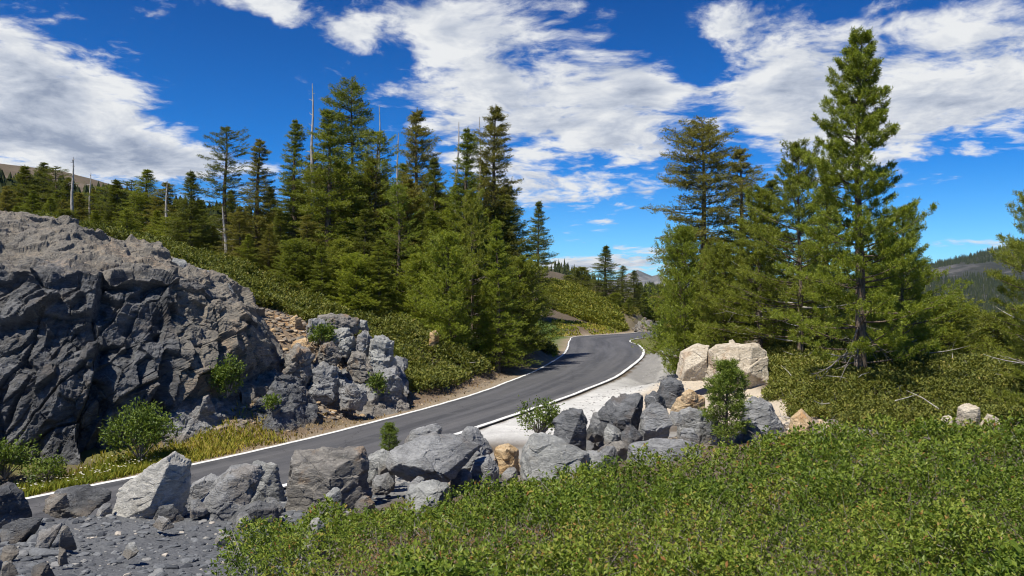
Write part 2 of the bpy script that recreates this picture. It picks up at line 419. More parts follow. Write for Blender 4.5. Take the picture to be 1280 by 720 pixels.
# ================================================================== materials
M = {}
M['slate'] = rock_mat('slate_rock', (.158, .161, .166), (.350, .354, .355), (.20, .15, .10), .35, 1.0, .5)
M['slate_dark'] = rock_mat('dark_slate_rock', (.062, .065, .070), (.188, .193, .200), (.12, .085, .06), .4, 1.0, .5, lichen=.25)
M['slate_pale'] = rock_mat('pale_slate_rock', (.19, .195, .19), (.40, .405, .39), (.27, .23, .17), .35, 1.1, .4)
M['white_rock'] = rock_mat('white_weathered_rock', (.28, .275, .255), (.60, .58, .53), (.30, .27, .22), .3, 1.6, .2)
M['brown_rock'] = rock_mat('brown_grey_rock', (.11, .105, .10), (.30, .28, .25), (.30, .20, .12), .7, 1.1, .5)
M['granite'] = rock_mat('pale_granite', (.43, .365, .275), (.64, .57, .46), (.36, .22, .12), .5, .9, .0, strata=1.2, lichen=.3)
M['ochre_rock'] = rock_mat('ochre_rock', (.38, .25, .12), (.58, .45, .29), (.45, .22, .07), .8, 1.4, .0, strata=1.3, lichen=.3)
M['cliff'] = rock_mat('cliff_rock', (.050, .052, .056), (.168, .171, .178), (.17, .135, .10), .35, .8, .25, rot=(.2, 1.1, .3), strata=2.6, lichen=.3, zones=True, dirt=0)

def ground_mat():
    m, n, b = material('ground_soil')
    pos = n.new('ShaderNodeNewGeometry').outputs['Position']
    c = n.new('ShaderNodeAttribute', attribute_name='albedo').outputs['Color']
    f1 = n.noise(pos, .8, 8, .65); f2 = n.noise(pos, 9, 8, .7); f3 = n.noise(pos, 60, 3, .6)
    c = n.mix(1.0, c, n.ramp(n.math('ADD', n.math('MULTIPLY', f1, .4), n.math('ADD', n.math('MULTIPLY', f2, .4), n.math('MULTIPLY', f3, .2))), [(.3, (.6, .6, .6)), (.5, (1, 1, 1)), (.7, (1.4, 1.38, 1.34))]), 'MULTIPLY')
    n.put(b.inputs['Base Color'], c)
    vor = n.new('ShaderNodeTexVoronoi'); n.put(vor.inputs['Vector'], pos); vor.inputs['Scale'].default_value = 14
    n.put(b.inputs['Normal'], n.bump(n.math('ADD', f2, n.math('MULTIPLY', vor.outputs['Distance'], .5)), .8, .06))
    b.inputs['Roughness'].default_value = .95; b.inputs['Specular IOR Level'].default_value = .1
    return m
M['ground'] = ground_mat()

def asphalt_mat():
    m, n, b = material('asphalt')
    pos = n.new('ShaderNodeNewGeometry').outputs['Position']
    uv = n.new('ShaderNodeUVMap', uv_map='UVMap').outputs[0]
    s = n.new('ShaderNodeSeparateXYZ'); n.put(s.inputs[0], uv)
    a = n.noise(pos, 1.2, 6, .6); f = n.noise(pos, 45, 3, .7)
    streak = n.noise(n.mapping(uv, (9, .35, 1)), 1.0, 5, .6)
    wheel = n.math('ABSOLUTE', n.math('SUBTRACT', n.math('ABSOLUTE', n.math('SUBTRACT', s.outputs[0], .5)), .22))
    c = n.mix(n.mapr(streak, .35, .7), (.060, .061, .067), (.105, .105, .112))
    c = n.mix(n.math('MULTIPLY', n.mapr(wheel, .0, .14, 1, 0), .35), c, (.135, .132, .134))
    c = n.mix(n.math('MULTIPLY', n.mapr(a, .5, .72), .4), c, (.135, .133, .133))
    dust = n.math('MULTIPLY', n.mapr(s.outputs[0], .80, 1.0), n.mapr(n.noise(pos, 1.1, 6, .65), .42, .62))
    c = n.mix(n.math('MULTIPLY', dust, .35), c, (.2, .19, .18))
    ck = n.new('ShaderNodeTexVoronoi', feature='DISTANCE_TO_EDGE'); n.put(ck.inputs['Vector'], n.vmath('ADD', pos, n.vmath('MULTIPLY', n.noise(pos, 1.5, 4, .6, out=1), (1.2, 1.2, 0)))); ck.inputs['Scale'].default_value = .22
    c = n.mix(n.math('MULTIPLY', n.mapr(ck.outputs['Distance'], 0.0, .006, 1, 0), .55), c, (.015, .015, .017))
    c = n.mix(1.0, c, n.ramp(f, [(.3, (.75, .75, .75)), (.7, (1.25, 1.25, 1.25))]), 'MULTIPLY')
    n.put(b.inputs['Base Color'], c)
    n.put(b.inputs['Normal'], n.bump(f, .4, .01)); b.inputs['Roughness'].default_value = .8; b.inputs['Specular IOR Level'].default_value = .25
    return m
M['asphalt'] = asphalt_mat()

def paint_mat():
    m, n, b = material('road_paint')
    pos = n.new('ShaderNodeNewGeometry').outputs['Position']
    f = n.noise(pos, 7, 8, .7)
    n.put(b.inputs['Base Color'], n.mix(n.mapr(f, .54, .66), (.74, .74, .72), (.36, .355, .35)))
    b.inputs['Roughness'].default_value = .6
    return m
M['paint'] = paint_mat()

# ================================================================== ground sheet (polar grid round the viewpoint, out to the horizon)
def zone_px(pts): return [xy(px, d) for px, d in pts]
def build_ground():
    th = np.concatenate([np.linspace(-180, -62, 40, endpoint=False), np.linspace(-62, -40, 50, endpoint=False), np.linspace(-40, 40, 520, endpoint=False), np.linspace(40, 62, 50, endpoint=False), np.linspace(62, 180, 40, endpoint=False)])
    r = np.concatenate([[.05], np.geomspace(1.2, 160, 520), np.geomspace(162, 900, 110), np.geomspace(930, 14500, 40)])
    T, Rr = np.meshgrid(np.radians(th), r, indexing='xy')     # rows radius, cols angle
    x = (np.sin(T) * Rr).ravel(); y = (np.cos(T) * Rr).ravel()
    z = hgt(x, y)
    nr = near_road(x, y)
    w1 = fbm(P3(x, y, .45), 5, 21); w2 = fbm(P3(x, y, 1.6), 4, 22)
    col = np.zeros((len(x), 3)) + np.array([.120, .095, .070])               # needle litter and soil
    def lay(mask, c):
        nonlocal col
        mask = np.clip(mask, 0, 1)[:, None]; col = col * (1 - mask) + np.array(c) * mask
    far = sstep(130, 260, np.hypot(x, y))
    lay(far * sstep(-.3, .3, w1), (.10, .085, .055)); lay(far * sstep(0, .5, fbm(P3(x, y, .05), 4, 33)) * .6, (.19, .15, .115))
    jx, jy = x + .9 * w1 + .4 * w2, y + .9 * w2
    right = x * 0 + (((x - np.interp(y, RC[:, 1], RC[:, 0])) > 0) & (y > 0) & (y < 150))
    # road verges
    verge = (1 - right) * sstep(3.6 + 0 * x, .2, nr + .7 * w1)
    lay(verge * .8, (.19, .135, .09))
    lay((1 - right) * sstep(1.3, .4, nr + .5 * w2), (.27, .22, .16))
    lay(poly_soft(jx, jy, zone_px([(-60, 24.2), (120, 26), (260, 27), (420, 32), (300, 27.5), (200, 25.5), (60, 24), (-60, 23)]), .6), (.13, .13, .04))
    # slate gravel berm in front, rubble under the outcrops
    lay(poly_soft(jx, jy, [(-15, -2), (-2.3, 6), (-2.2, 9), (-3.3, 14), (-2.5, 19), (2, 24), (-4, 25), (-9, 19.3), (-13, 15), (-20, 5)], .6), (.128, .134, .145))
    lay(poly_soft(jx, jy, [(-2.5, 18), (0, 19), (5, 21.5), (11, 24), (12, 29), (8, 29), (3, 27), (-1, 25.5), (-4, 22)], .6), (.30, .29, .275))
    lay(poly_soft(jx, jy, zone_px([(190, 26.3), (300, 27.8), (400, 31), (490, 35.5), (430, 41), (370, 44), (330, 42), (250, 31)]), 1.2), (.235, .175, .12))
    lay(poly_soft(jx, jy, zone_px([(340, 38), (385, 38), (380, 46), (330, 46)]), .8), (.36, .22, .11))
    # pale gravel pull-out right of the road, grey gravel farther on, sand beside the granite
    pull = right * sstep(.0, .25, nr) * sstep(7.2, 5.2, nr + .9 * w1 + .3 * w2) * sstep(26, 29.5, y) * sstep(84, 76, y)
    lay(pull, (.24, .235, .23))
    lay(pull * sstep(5.2, 3.2, nr + 1.4 * w1) * sstep(52, 38, y + 6 * w1), (.555, .55, .535))
    lay(pull * sstep(.45, .05, np.abs(nr - 2.2 - .5 * w1)) * sstep(40, 46, y) * .6, (.42, .41, .40))
    lay(poly_soft(jx, jy, zone_px([(800, 32), (890, 30), (1000, 24.5), (1050, 25.5), (1010, 29), (960, 33), (930, 37), (850, 44), (800, 40)]), .7), (.50, .43, .34))
    # green turf on the inner corner and past the bend
    lay(poly_soft(jx, jy, [(13.8, 92), (12.6, 84), (12.2, 77), (13.5, 71), (16, 66), (20, 70), (24, 90), (19, 97)], 1.2), (.13, .135, .045))
    lay(poly_soft(jx, jy, [(4.4, 76), (5.4, 90), (7.2, 101), (3, 106), (-1, 92), (1, 76)], 1.2), (.085, .125, .03))
    lay(poly_soft(jx, jy, [(20, 118), (23, 132), (10, 140), (13, 112)], 1.5), (.17, .14, .09))
    nt_, nrr = len(th), len(r)
    i = (np.arange(nrr - 1)[:, None] * nt_ + np.arange(nt_)[None, :]); j = np.arange(nrr - 1)[:, None] * nt_ + (np.arange(nt_)[None, :] + 1) % nt_
    f = np.stack([i, i + nt_, j + nt_, j], -1).reshape(-1, 4)
    me = bulk('ground', np.stack([x, y, z], 1), [f[:, ::-1]], M['ground'], tint=np.hstack([col, np.ones((len(x), 1))]), smooth=True)
    tag(mobj('ground', me), kind='structure')
build_ground()

# ================================================================== road and its edge lines
def ribbon(name, A, B, k, z, mat, crown=0.0, uv=False, kind='structure'):
    t = np.linspace(0, 1, k)
    P = A[:, None, :] * (1 - t)[None, :, None] + B[:, None, :] * t[None, :, None]
    zz = z + crown * (1 - (2 * t - 1) ** 2)
    V = np.concatenate([P, np.broadcast_to(zz[None, :, None], (len(A), k, 1))], 2).reshape(-1, 3)
    i = np.arange(len(A) - 1)[:, None] * k + np.arange(k - 1)[None, :]
    f = np.stack([i, i + 1, i + k + 1, i + k], -1).reshape(-1, 4)
    me = bulk(name, V, [f], mat, smooth=True)
    if uv:
        u = me.uv_layers.new(name='UVMap')
        L = np.concatenate([[0], np.cumsum(np.hypot(*np.diff((A + B) / 2, axis=0).T))])
        UV = np.stack(np.broadcast_arrays(t[None, :], L[:, None] / 5), -1).reshape(-1, 2)
        u.data.foreach_set('uv', UV[f.ravel()].astype(np.float32).ravel())
    tag(mobj(name, me), kind=kind)
ribbon('road', RL, RR, 12, 0.0, M['asphalt'], .04, True)
def offs(A, B, o0, o1):
    dv = (B - A) / np.linalg.norm(B - A, axis=1)[:, None]
    return A + dv * o0, A + dv * o1
jit = .02 * np.array([math.sin(k * 1.7) + math.sin(k * .53) for k in range(NR)])[:, None]
a_, b_ = offs(RL, RR, .05, .24); ribbon('road_edge_line', a_ + jit, b_ + jit, 2, .014, M['paint'])
a_, b_ = offs(RR, RL, .27, .04); ribbon('road_edge_line', a_ + jit, b_ + jit, 2, .014, M['paint'])

# ================================================================== rock builders
def ico(sub):
    bm = bmesh.new(); bmesh.ops.create_icosphere(bm, subdivisions=sub, radius=1)
    V = np.array([v.co[:] for v in bm.verts]); Fc = np.array([[v.index for v in f.verts] for f in bm.faces]); bm.free()
    return V / np.linalg.norm(V, axis=1)[:, None], Fc
ICO = {k: ico(k) for k in (2, 3, 5, 6)}

def hull(pts):
    pts = sorted(set(map(tuple, pts)))
    def half(p):
        h = []
        for q in p:
            while len(h) > 1 and (h[-1][0] - h[-2][0]) * (q[1] - h[-2][1]) - (h[-1][1] - h[-2][1]) * (q[0] - h[-2][0]) <= 0: h.pop()
            h.append(q)
        return h
    a, b = half(pts), half(pts[::-1])
    return a[:-1] + b[:-1]

def rock_mesh(name, planes, size, mat, seed, sub=5, sharp=26, rough=1.0, origin=(0, 0, 0)):
    D, Fc = ICO[sub]
    N = np.array([p[:3] for p in planes], float); off = np.array([p[3] for p in planes], float)
    ln = np.linalg.norm(N, axis=1); N /= ln[:, None]
    q = np.clip(D @ N.T / off[None, :], 0, None); sharp = sharp * 1.8
    r = (q ** sharp).sum(1) ** (-1.0 / sharp)
    P = D * r[:, None]
    rs = np.random.RandomState(seed)
    sh = rs.rand(3) * 50
    v1, e1 = vor_facets(P / (size * .42) * np.array([1, 1, 1.5]) + sh, seed, 1.0, .035)
    v2, e2 = vor_facets(P / (size * .16) * np.array([1, 1, 1.4]) + sh, seed + 11, 1.0, .05)
    dd = rough * size * (.042 * v1 + .016 * v2 - .012 * sstep(.05, 0, e1) - .004 * sstep(.08, 0, e2) + .014 * fbm(P / (size * .5) + sh, 4, seed) + .009 * fbm(P / (size * .08) * np.array([1, 1, 2.2]) + sh, 4, seed + 3))
    P = P + D * dd[:, None] - np.array(origin)
    return bulk(name, P, [Fc], mat, smooth=False)

def boulder(name, poly, d, label, mat='slate', thick=.8, fronts=None, seed=1, sub=5, sharp=26, rough=1.0, lean=(.05, .45), group='boulders lining the road shoulder', cat='boulder', sink=.12, shrink=.95):
    """rock whose silhouette follows a rough outline at distance d, with its own thickness, sloping facets and broken surface"""
    rs = np.random.RandomState(seed * 7 + 1)
    W = [at(px, py, d) for px, py in hull(poly)]
    w2 = np.array([(p[0], p[2]) for p in W]); zmin = w2[:, 1].min()
    w2 = (w2 - [w2[:, 0].mean(), zmin]) * shrink + [w2[:, 0].mean(), zmin]
    ht = w2[:, 1].max() - zmin; wd = np.ptp(w2[:, 0])
    low = w2[:, 1] < zmin + .25 * ht; w2[low, 1] -= sink * ht + .05
    c = w2.mean(0); size = math.sqrt(max(wd * ht, .01)); T = thick * size
    planes = []
    m = len(w2)
    for k in range(m):
        a, b = w2[k] - c, w2[(k + 1) % m] - c
        e = b - a; nx, nz = e[1], -e[0]; l = math.hypot(nx, nz)
        if l < 1e-4: continue
        nx, nz = nx / l, nz / l
        if nx * a[0] + nz * a[1] < 0: nx, nz = -nx, -nz
        ty = -rs.uniform(*lean) if nz > -.3 else rs.uniform(-.1, .25)
        mid = (a + b) / 2; yb = .42 * T if ty < 0 else -.3 * T
        N = np.array([nx, ty, nz]); N /= np.linalg.norm(N)
        o = N @ np.array([mid[0], yb, mid[1]])
        planes.append((*N, max(o, .12 * size)))
    if fronts is None:
        fronts = [(rs.uniform(-.7, -.1), -1, rs.uniform(-.1, .5), rs.uniform(.40, .5)), (rs.uniform(.2, .8), -1, rs.uniform(-.3, .3), rs.uniform(.40, .5)), (rs.uniform(-.3, .3), -1, rs.uniform(-.5, .1), .5)]
    for (nx, ny, nz, o) in fronts: planes.append((nx, ny, nz, o * T))
    for k in range(3): planes.append((rs.uniform(-.7, .7), 1, rs.uniform(-.2, .6), T * rs.uniform(.4, .55)))
    base = np.array([0, 0, w2[:, 1].min() - c[1]])
    me = rock_mesh(name, planes, size, M[mat], seed, sub, sharp, rough, base)
    o = mobj(name, me, loc=(c[0], d, c[1] + base[2]))
    tag(o, label, cat, group)
    return o
# ================================================================== the cliff at the left
def build_cliff():
    cols = [  # px, base(py,d), brow(py,d), top(py,d)
        (-330, (620, 21.5), (320, 25), (240, 33)), (-120, (604, 22.8), (330, 26), (254, 34)), (-40, (592, 23.5), (334, 26.5), (261, 34)), (0, (585, 24), (338, 27), (267, 34.5)), (60, (582, 24.4), (346, 27), (275, 35)), (110, (578, 25), (352, 27.5), (291, 36)),
        (150, (566, 25.8), (354, 27.9), (304, 36.4)), (190, (547, 26.8), (352, 28.4), (317, 36)), (215, (534, 27.4), (352, 29.0), (327, 36)), (240, (520, 28), (362, 29.8), (335, 36)), (270, (506, 28.9), (374, 30.6), (346, 36.5)),
        (300, (484, 30), (392, 31.4), (371, 36.5)), (325, (466, 31.2), (422, 32.2), (408, 36.5)), (350, (452, 33), (448, 33.6), (440, 36.5))]
    S = 430; px = np.linspace(-330, 350, S)
    def ch(a, b):
        v = np.interp(px, [c[0] for c in cols], [c[a][b] for c in cols])
        k = np.hanning(25); k /= k.sum()
        return np.convolve(np.pad(v, 12, mode='edge'), k, 'valid')
    def row(py, d): return np.array([at(a, b, c) for a, b, c in zip(px, py, d)])
    base = row(ch(1, 0), ch(1, 1)); brow = row(ch(2, 0), ch(2, 1)); top = row(ch(3, 0), ch(3, 1))
    low = base + np.array([0, -.1, -1.0])
    back = top + np.array([-1.5, 6.5, -.5]); back2 = top + np.array([-2.5, 11, -4.0])
    rows = []; zone = []
    nf, nt_, nb = 235, 120, 40
    for t in np.linspace(0, 1, 12, endpoint=False): rows.append(low * (1 - t) + base * t); zone.append(0)
    for t in np.linspace(0, 1, nf, endpoint=False):
        p = base * (1 - t) + brow * t
        bul = math.sin(math.pi * t) * .55 * np.clip((brow[:, 2] - base[:, 2]) / 5, 0, 1)
        rows.append(p + np.stack([.5 * bul, -.9 * bul, 0 * bul], 1)); zone.append(.16 + .12 * t)
    for t in np.linspace(0, 1, nt_, endpoint=False):
        rows.append(brow * (1 - t) + top * t + np.array([0, 0, .35 * math.sin(math.pi * t)])); zone.append(.45 + .35 * sstep(0, .35, t))
    for t in np.linspace(0, 1, nb, endpoint=False): rows.append(top * (1 - t) + back * t); zone.append(.8)
    for t in np.linspace(0, 1, 10): rows.append(back * (1 - t) + back2 * t); zone.append(.8)
    A = np.array(rows); nR = len(A)                      # (rows, S, 3)
    zn = np.repeat(np.array(zone)[:, None], S, 1)
    pxs = np.repeat(px[None, :], nR, 0)
    zn = zn + .50 * sstep(205, 235, pxs) * sstep(352, 330, pxs) * (zn < .4)
    # normals of the smooth form
    sm = A.copy()
    du = np.gradient(sm, axis=1); dv = np.gradient(sm, axis=0)
    Nn = np.cross(du, dv); Nn /= np.linalg.norm(Nn, axis=2)[..., None] + 1e-9
    P = A.reshape(-1, 3); Nf = Nn.reshape(-1, 3)
    # keep the break at the brow soft
    face = np.repeat((sstep(0, 1, np.array(zone) < .4) if False else (np.array(zone) < .4).astype(float))[:, None], S, 1).ravel()
    tilt = np.stack([P[:, 0] - .45 * P[:, 2], P[:, 1], P[:, 2] + .45 * P[:, 0]], 1)
    q = tilt * np.array([1, 1, .25]) + .12 * np.stack([fbm(P * .8, 2, 41), fbm(P * .8, 2, 42), fbm(P * .8, 2, 43)], 1)
    v1, e1 = vor_facets(q / 1.5, 3, 1.5, .07); v2, e2 = vor_facets(q / .55, 5, 1.3, .09); v3, e3 = vor_facets(tilt * np.array([1, 1, .5]) / .26, 8, 1.1, .12)
    qq = (P + .4 * fbm(P * .6, 3, 44)[:, None]) * np.array([.8, .8, 1.6])
    t1, g1 = vor_facets(qq / 1.3, 13, 1.2, .08); t2, g2 = vor_facets(qq / .45, 15, 1.1, .10)
    v4, e4 = vor_facets(tilt * np.array([1, 1, .7]) / .12, 18, 1.2, .2)
    rid = 1 - np.abs(fbm(tilt * np.array([2.2, 2.2, .7]), 5, 52, .6))
    d_face = .50 * v1 + .20 * v2 + .06 * v3 + .022 * v4 + .08 * (rid - .8) - .22 * sstep(.04, 0, e1) - .09 * sstep(.035, 0, e2) + .45 * fbm(P * .33, 3, 45) + .035 * fbm(tilt * np.array([5, 5, 1.0]), 5, 50, .65) + .015 * fbm(P * 7, 3, 46)
    d_top = .34 * t1 + .12 * t2 + .02 * v3 - .04 * sstep(.08, 0, g1) + .30 * fbm(P * .5, 4, 47) + .05 * fbm(P * np.array([1.5, 1.5, 5]), 5, 51, .6) + .02 * v4 + .02 * fbm(P * 7, 3, 48)
    dsp = np.where(face > .5, d_face, d_top)
    # fade displacement at the far right end
    dsp *= (.25 + .75 * sstep(352, 300, pxs.ravel()))
    P = P + Nf * dsp[:, None]
    tint = zn.ravel() + .12 * fbm(A.reshape(-1, 3) * .7, 4, 49)
    # a ledge of pinkish stone under the rim
    i = np.arange(nR - 1)[:, None] * S + np.arange(S - 1)[None, :]
    f = np.stack([i, i + 1, i + S + 1, i + S], -1).reshape(-1, 4)
    o0 = np.array([-12, 26, 0])
    me = bulk('rock_cliff', P - o0, [f], M['cliff'], tint=tint)
    tag(mobj('rock_cliff', me, loc=o0), 'tall dark slate cliff with weathered brown top at the left roadside', 'cliff')
build_cliff()

def outcrop(name, cols, label, mat, seed, depth=(3, 6), amp=.35, tintv=0.1, S=150):
    """low rock mass: columns of (px, base py, base d, top py, top d)"""
    px = np.linspace(cols[0][0], cols[-1][0], S)
    I = lambda k: np.interp(px, [c[0] for c in cols], [c[k] for c in cols])
    base = np.array([at(a, b, c) for a, b, c in zip(px, I(1), I(2))]); top = np.array([at(a, b, c) for a, b, c in zip(px, I(3), I(4))])
    base[:, 2] = hgt(base[:, 0], base[:, 1]) - .06
    rows = [base + np.array([0, .3, -.5])]
    for t in np.linspace(0, 1, 110):
        rows.append(base * (1 - t) + top * t + np.array([0, -.5, .25]) * math.sin(math.pi * t) * np.clip((top - base)[:, 2:3] / 3, 0, 1))
    for t in np.linspace(.05, 1, 30): rows.append(top + np.array([-.2, depth[0], -depth[1] * .3]) * t)
    A = np.array(rows); nR = len(A)
    Nn = np.cross(np.gradient(A, axis=1), np.gradient(A, axis=0)); Nn /= np.linalg.norm(Nn, axis=2)[..., None] + 1e-9
    P = A.reshape(-1, 3)
    v1, e1 = vor_facets(P / 1.1 + seed, seed, 1.0); v2, e2 = vor_facets(P / .45 + seed, seed + 9, 1.0); v3, e3 = vor_facets(P / .2 + seed, seed + 19, 1.0)
    dsp = amp * (v1 + .45 * v2 + .18 * v3 - .2 * sstep(.08, 0, e1) - .06 * sstep(.1, 0, e2) + .6 * fbm(P * .5, 4, seed) + .25 * fbm(P * 3.5, 5, seed + 5, .6)) * np.repeat(np.concatenate([[.15], np.linspace(.3, 1, 30), np.ones(nR - 31)]), S)
    P = P + Nn.reshape(-1, 3) * dsp[:, None]
    i = np.arange(nR - 1)[:, None] * S + np.arange(S - 1)[None, :]
    f = np.stack([i, i + 1, i + S + 1, i + S], -1).reshape(-1, 4)
    o0 = base.mean(0)
    me = bulk(name, P - o0, [f], M[mat], tint=np.full(len(P), tintv) + .15 * fbm(P, 3, seed))
    tag(mobj(name, me, loc=o0), label, 'rock outcrop')
outcrop('rock_outcrop', [(300, 527, 28.6, 522, 29.4), (320, 535, 28.4, 502, 30), (345, 537, 28.6, 468, 31), (372, 531, 29.4, 472, 32), (392, 517, 30.6, 507, 31.6)], 'low dark wedge of bedrock at the foot of the rubble beside the road', 'slate_dark', 71, (2.5, 3), .22)
outcrop('rock_outcrop', [(372, 470, 36, 462, 37), (395, 482, 35.2, 446, 39), (430, 502, 33.8, 438, 39.5), (465, 508, 33.6, 440, 39.5), (495, 502, 34.6, 452, 39), (512, 492, 35.5, 486, 37)], 'broken grey rock bank under the pile of blocks left of the road', 'slate', 77, (3, 4), .30)
outcrop('rock_outcrop', [(205, 543, 26.4, 522, 27.0), (225, 538, 26.7, 500, 28), (262, 528, 27.6, 490, 29.2), (285, 521, 28.4, 504, 29.4), (300, 514, 29.2, 510, 29.8)], 'slabby grey rock shelf at the foot of the cliff, right end', 'slate', 83, (1.5, 2), .22)
outcrop('rock_outcrop', [(302, 508, 29.9, 488, 31), (325, 502, 30.4, 458, 32.6), (350, 492, 31.2, 440, 35), (375, 480, 33, 428, 37), (396, 470, 35, 446, 38)], 'brown stained broken bedrock in the gully between the cliff and the rock pile', 'brown_rock', 89, (3, 4), .40)
outcrop('rock_outcrop', [(796, 419, 112, 417, 113), (800, 419, 111, 405, 114), (806, 418.5, 110, 399, 114), (812, 418, 110, 402, 113), (818, 416, 111, 414, 112)], 'small rocky knob beside the second bend of the road', 'brown_rock', 87, (4, 2), .5, S=60)

# ================================================================== boulders of the front row, left to right
B = boulder
B('boulder', [(-24, 655), (-20, 612), (8, 602), (28, 614), (33, 640), (26, 655)], 13.2, 'rounded dark boulder cut by the left edge of the photo', 'slate_dark', .9, seed=3)
B('boulder', [(44, 628), (60, 612), (100, 608), (128, 622), (126, 634), (80, 634)], 15.4, 'low flat slab lying on the gravel edge beside the near white line', 'slate_dark', 1.2, seed=5, sharp=30)
B('boulder', [(139, 640), (146, 606), (214, 561), (232, 578), (229, 640), (206, 652), (160, 640)], 15.2, 'pointed white wedge boulder leaning left in front of the road', 'white_rock', .75,
  fronts=[(-.42, -1, .42, .34), (.95, -.75, -.12, .36), (.1, -1, -.6, .42)], seed=9, sub=6, sharp=40, lean=(.0, .12))
B('boulder', [(184, 648), (196, 630), (214, 632), (228, 648), (222, 652), (190, 652)], 14.8, 'small dark stone wedged under the tip of the white boulder', 'slate_dark', .9, seed=12)
B('boulder', [(222, 625), (236, 602), (262, 588), (292, 592), (290, 630), (230, 636)], 17.6, 'smooth grey slab leaning just right of the white wedge', 'slate', .5, seed=14)
B('boulder', [(232, 655), (238, 628), (262, 596), (282, 576), (322, 580), (329, 608), (302, 640), (275, 655)], 15.6, 'broken silvery slate boulder with layered face, between white wedge and big block', 'slate', .8,
  fronts=[(-.35, -1, .55, .36), (.5, -1, .2, .44)], seed=17, sub=6, sharp=34)
B('boulder', [(300, 632), (304, 582), (318, 573), (354, 573), (360, 628)], 18.4, 'pale tan slab behind the silvery slate boulder', 'slate_pale', .5, fronts=[(-.1, -1, .35, .4), (.5, -1, .0, .5)], seed=19)
B('boulder', [(276, 650), (290, 640), (318, 627), (345, 633), (350, 650), (300, 656)], 15.0, 'crumbly dark rock lying low in front of the big brown block', 'slate_dark', 1.0, seed=21)
B('boulder', [(348, 640), (350, 600), (357, 560), (452, 554), (467, 575), (470, 628), (380, 652)], 16.8, 'big square brown grey block, largest of the left row', 'brown_rock', .75,
  fronts=[(-.12, -1, .18, .40), (.75, -1, .10, .46), (-.1, -1, .9, .47)], seed=23, sub=6, sharp=34, lean=(.05, .3))
B('boulder', [(442, 598), (452, 572), (478, 560), (500, 568), (498, 600)], 19.2, 'small grey slab filling the gap right of the brown block', 'slate_pale', .6, seed=25)
B('boulder', [(465, 580), (474, 560), (540, 541), (575, 553), (592, 566), (590, 588), (560, 600), (515, 606), (500, 590)], 17.6, 'wide flat topped grey boulder overhanging a dark hollow', 'slate', .9,
  fronts=[(-.25, -1, .75, .36), (.35, -1, .45, .42), (-.45, -1, -.85, .36)], seed=29, sub=6, sharp=30, lean=(.2, .5), sink=0)
B('boulder', [(498, 556), (512, 538), (546, 528), (556, 534), (550, 556)], 21.5, 'thin grey slab sticking up behind the overhanging boulder', 'slate', .8, seed=31)
B('boulder', [(556, 590), (566, 550), (582, 531), (597, 533), (618, 562), (612, 586), (588, 600)], 19.6, 'tall blue grey boulder behind the overhanging one, beside the pale gravel', 'slate', .8, fronts=[(-.1, -1, .5, .4), (.7, -1, -.2, .42)], seed=33, sub=6)
B('boulder', [(500, 640), (508, 603), (540, 598), (566, 604), (560, 635), (530, 648)], 15.6, 'flat grey slab half sunk in the shrubs below the overhanging boulder', 'slate_pale', .8, fronts=[(-.1, -1, 1.1, .35), (.4, -1, .2, .5)], seed=35)
B('boulder', [(580, 600), (592, 570), (612, 566), (626, 586), (622, 606)], 18.6, 'small angular slate rock leaning on the tall blue grey boulder', 'slate', .8, seed=36)
B('boulder', [(612, 592), (618, 558), (636, 553), (652, 562), (650, 592)], 20.2, 'small pinkish tan rock tucked left of the pale rounded boulder', 'ochre_rock', .8, seed=37)
B('boulder', [(646, 590), (648, 560), (666, 536), (690, 540), (745, 570), (742, 590), (690, 600)], 18.2, 'large smooth pale grey boulder with sloping right side above the shrubs', 'slate_pale', .8,
  fronts=[(-.3, -1, .6, .36), (.35, -1, .55, .40)], seed=41, sub=6, sharp=22, rough=.7)
B('boulder', [(686, 562), (688, 522), (702, 512), (732, 509), (738, 522), (737, 556), (720, 560)], 21.2, 'upright slate block with white streaks and a dark right face', 'slate_dark', .8, fronts=[(-.55, -1, .55, .30), (.8, -1, -.05, .30)], seed=43, sub=6)
B('boulder', [(730, 565), (738, 512), (752, 508), (768, 520), (770, 565)], 22.6, 'narrow grey rock squeezed between two dark slate blocks', 'slate', .7, seed=45)
B('boulder', [(744, 556), (752, 520), (768, 494), (800, 486), (812, 495), (810, 530), (790, 556)], 21.8, 'large black slate boulder with a flat lit top and shadowed front', 'slate_dark', .9, fronts=[(-.15, -1, -.25, .34), (.5, -1, .15, .42), (-.8, -1, .1, .45)], seed=47, sub=6, sharp=40, lean=(.2, .6))
B('boulder', [(798, 545), (800, 510), (812, 495), (830, 500), (843, 528), (836, 545), (818, 552)], 21.4, 'smooth grey slab facing the shrubs right of the black boulder', 'slate', .6, fronts=[(.12, -1, .45, .34), (.3, -1, -.6, .40)], seed=49, sub=6, sharp=40)
B('boulder', [(805, 512), (806, 494), (818, 487), (832, 496), (838, 514)], 22.8, 'small greenish slate rock below the dark block beside the sand', 'slate_dark', .8, seed=50)
B('boulder', [(822, 502), (826, 478), (838, 470), (854, 473), (858, 490), (854, 504)], 25.5, 'dark jagged block standing on the pale gravel, topmost of the pile', 'slate_dark', .8, fronts=[(-.35, -1, .2, .36), (.7, -1, .05, .38)], seed=53)
B('boulder', [(776, 575), (780, 552), (800, 546), (850, 548), (884, 556), (882, 578)], 19.0, 'long low grey slab along the edge of the shrubs', 'slate', .5, fronts=[(0, -1, .7, .4), (.4, -1, .3, .45)], seed=55)
B('boulder', [(836, 512), (842, 496), (862, 488), (884, 492), (886, 512)], 24.3, 'orange cream rock behind the young pine sapling', 'ochre_rock', .8, seed=57)
B('boulder', [(846, 548), (848, 510), (862, 503), (890, 508), (896, 548)], 22.2, 'blocky grey rock directly left of the young pine sapling', 'slate', .6, fronts=[(-.2, -1, .2, .4), (.6, -1, .1, .45)], seed=59)
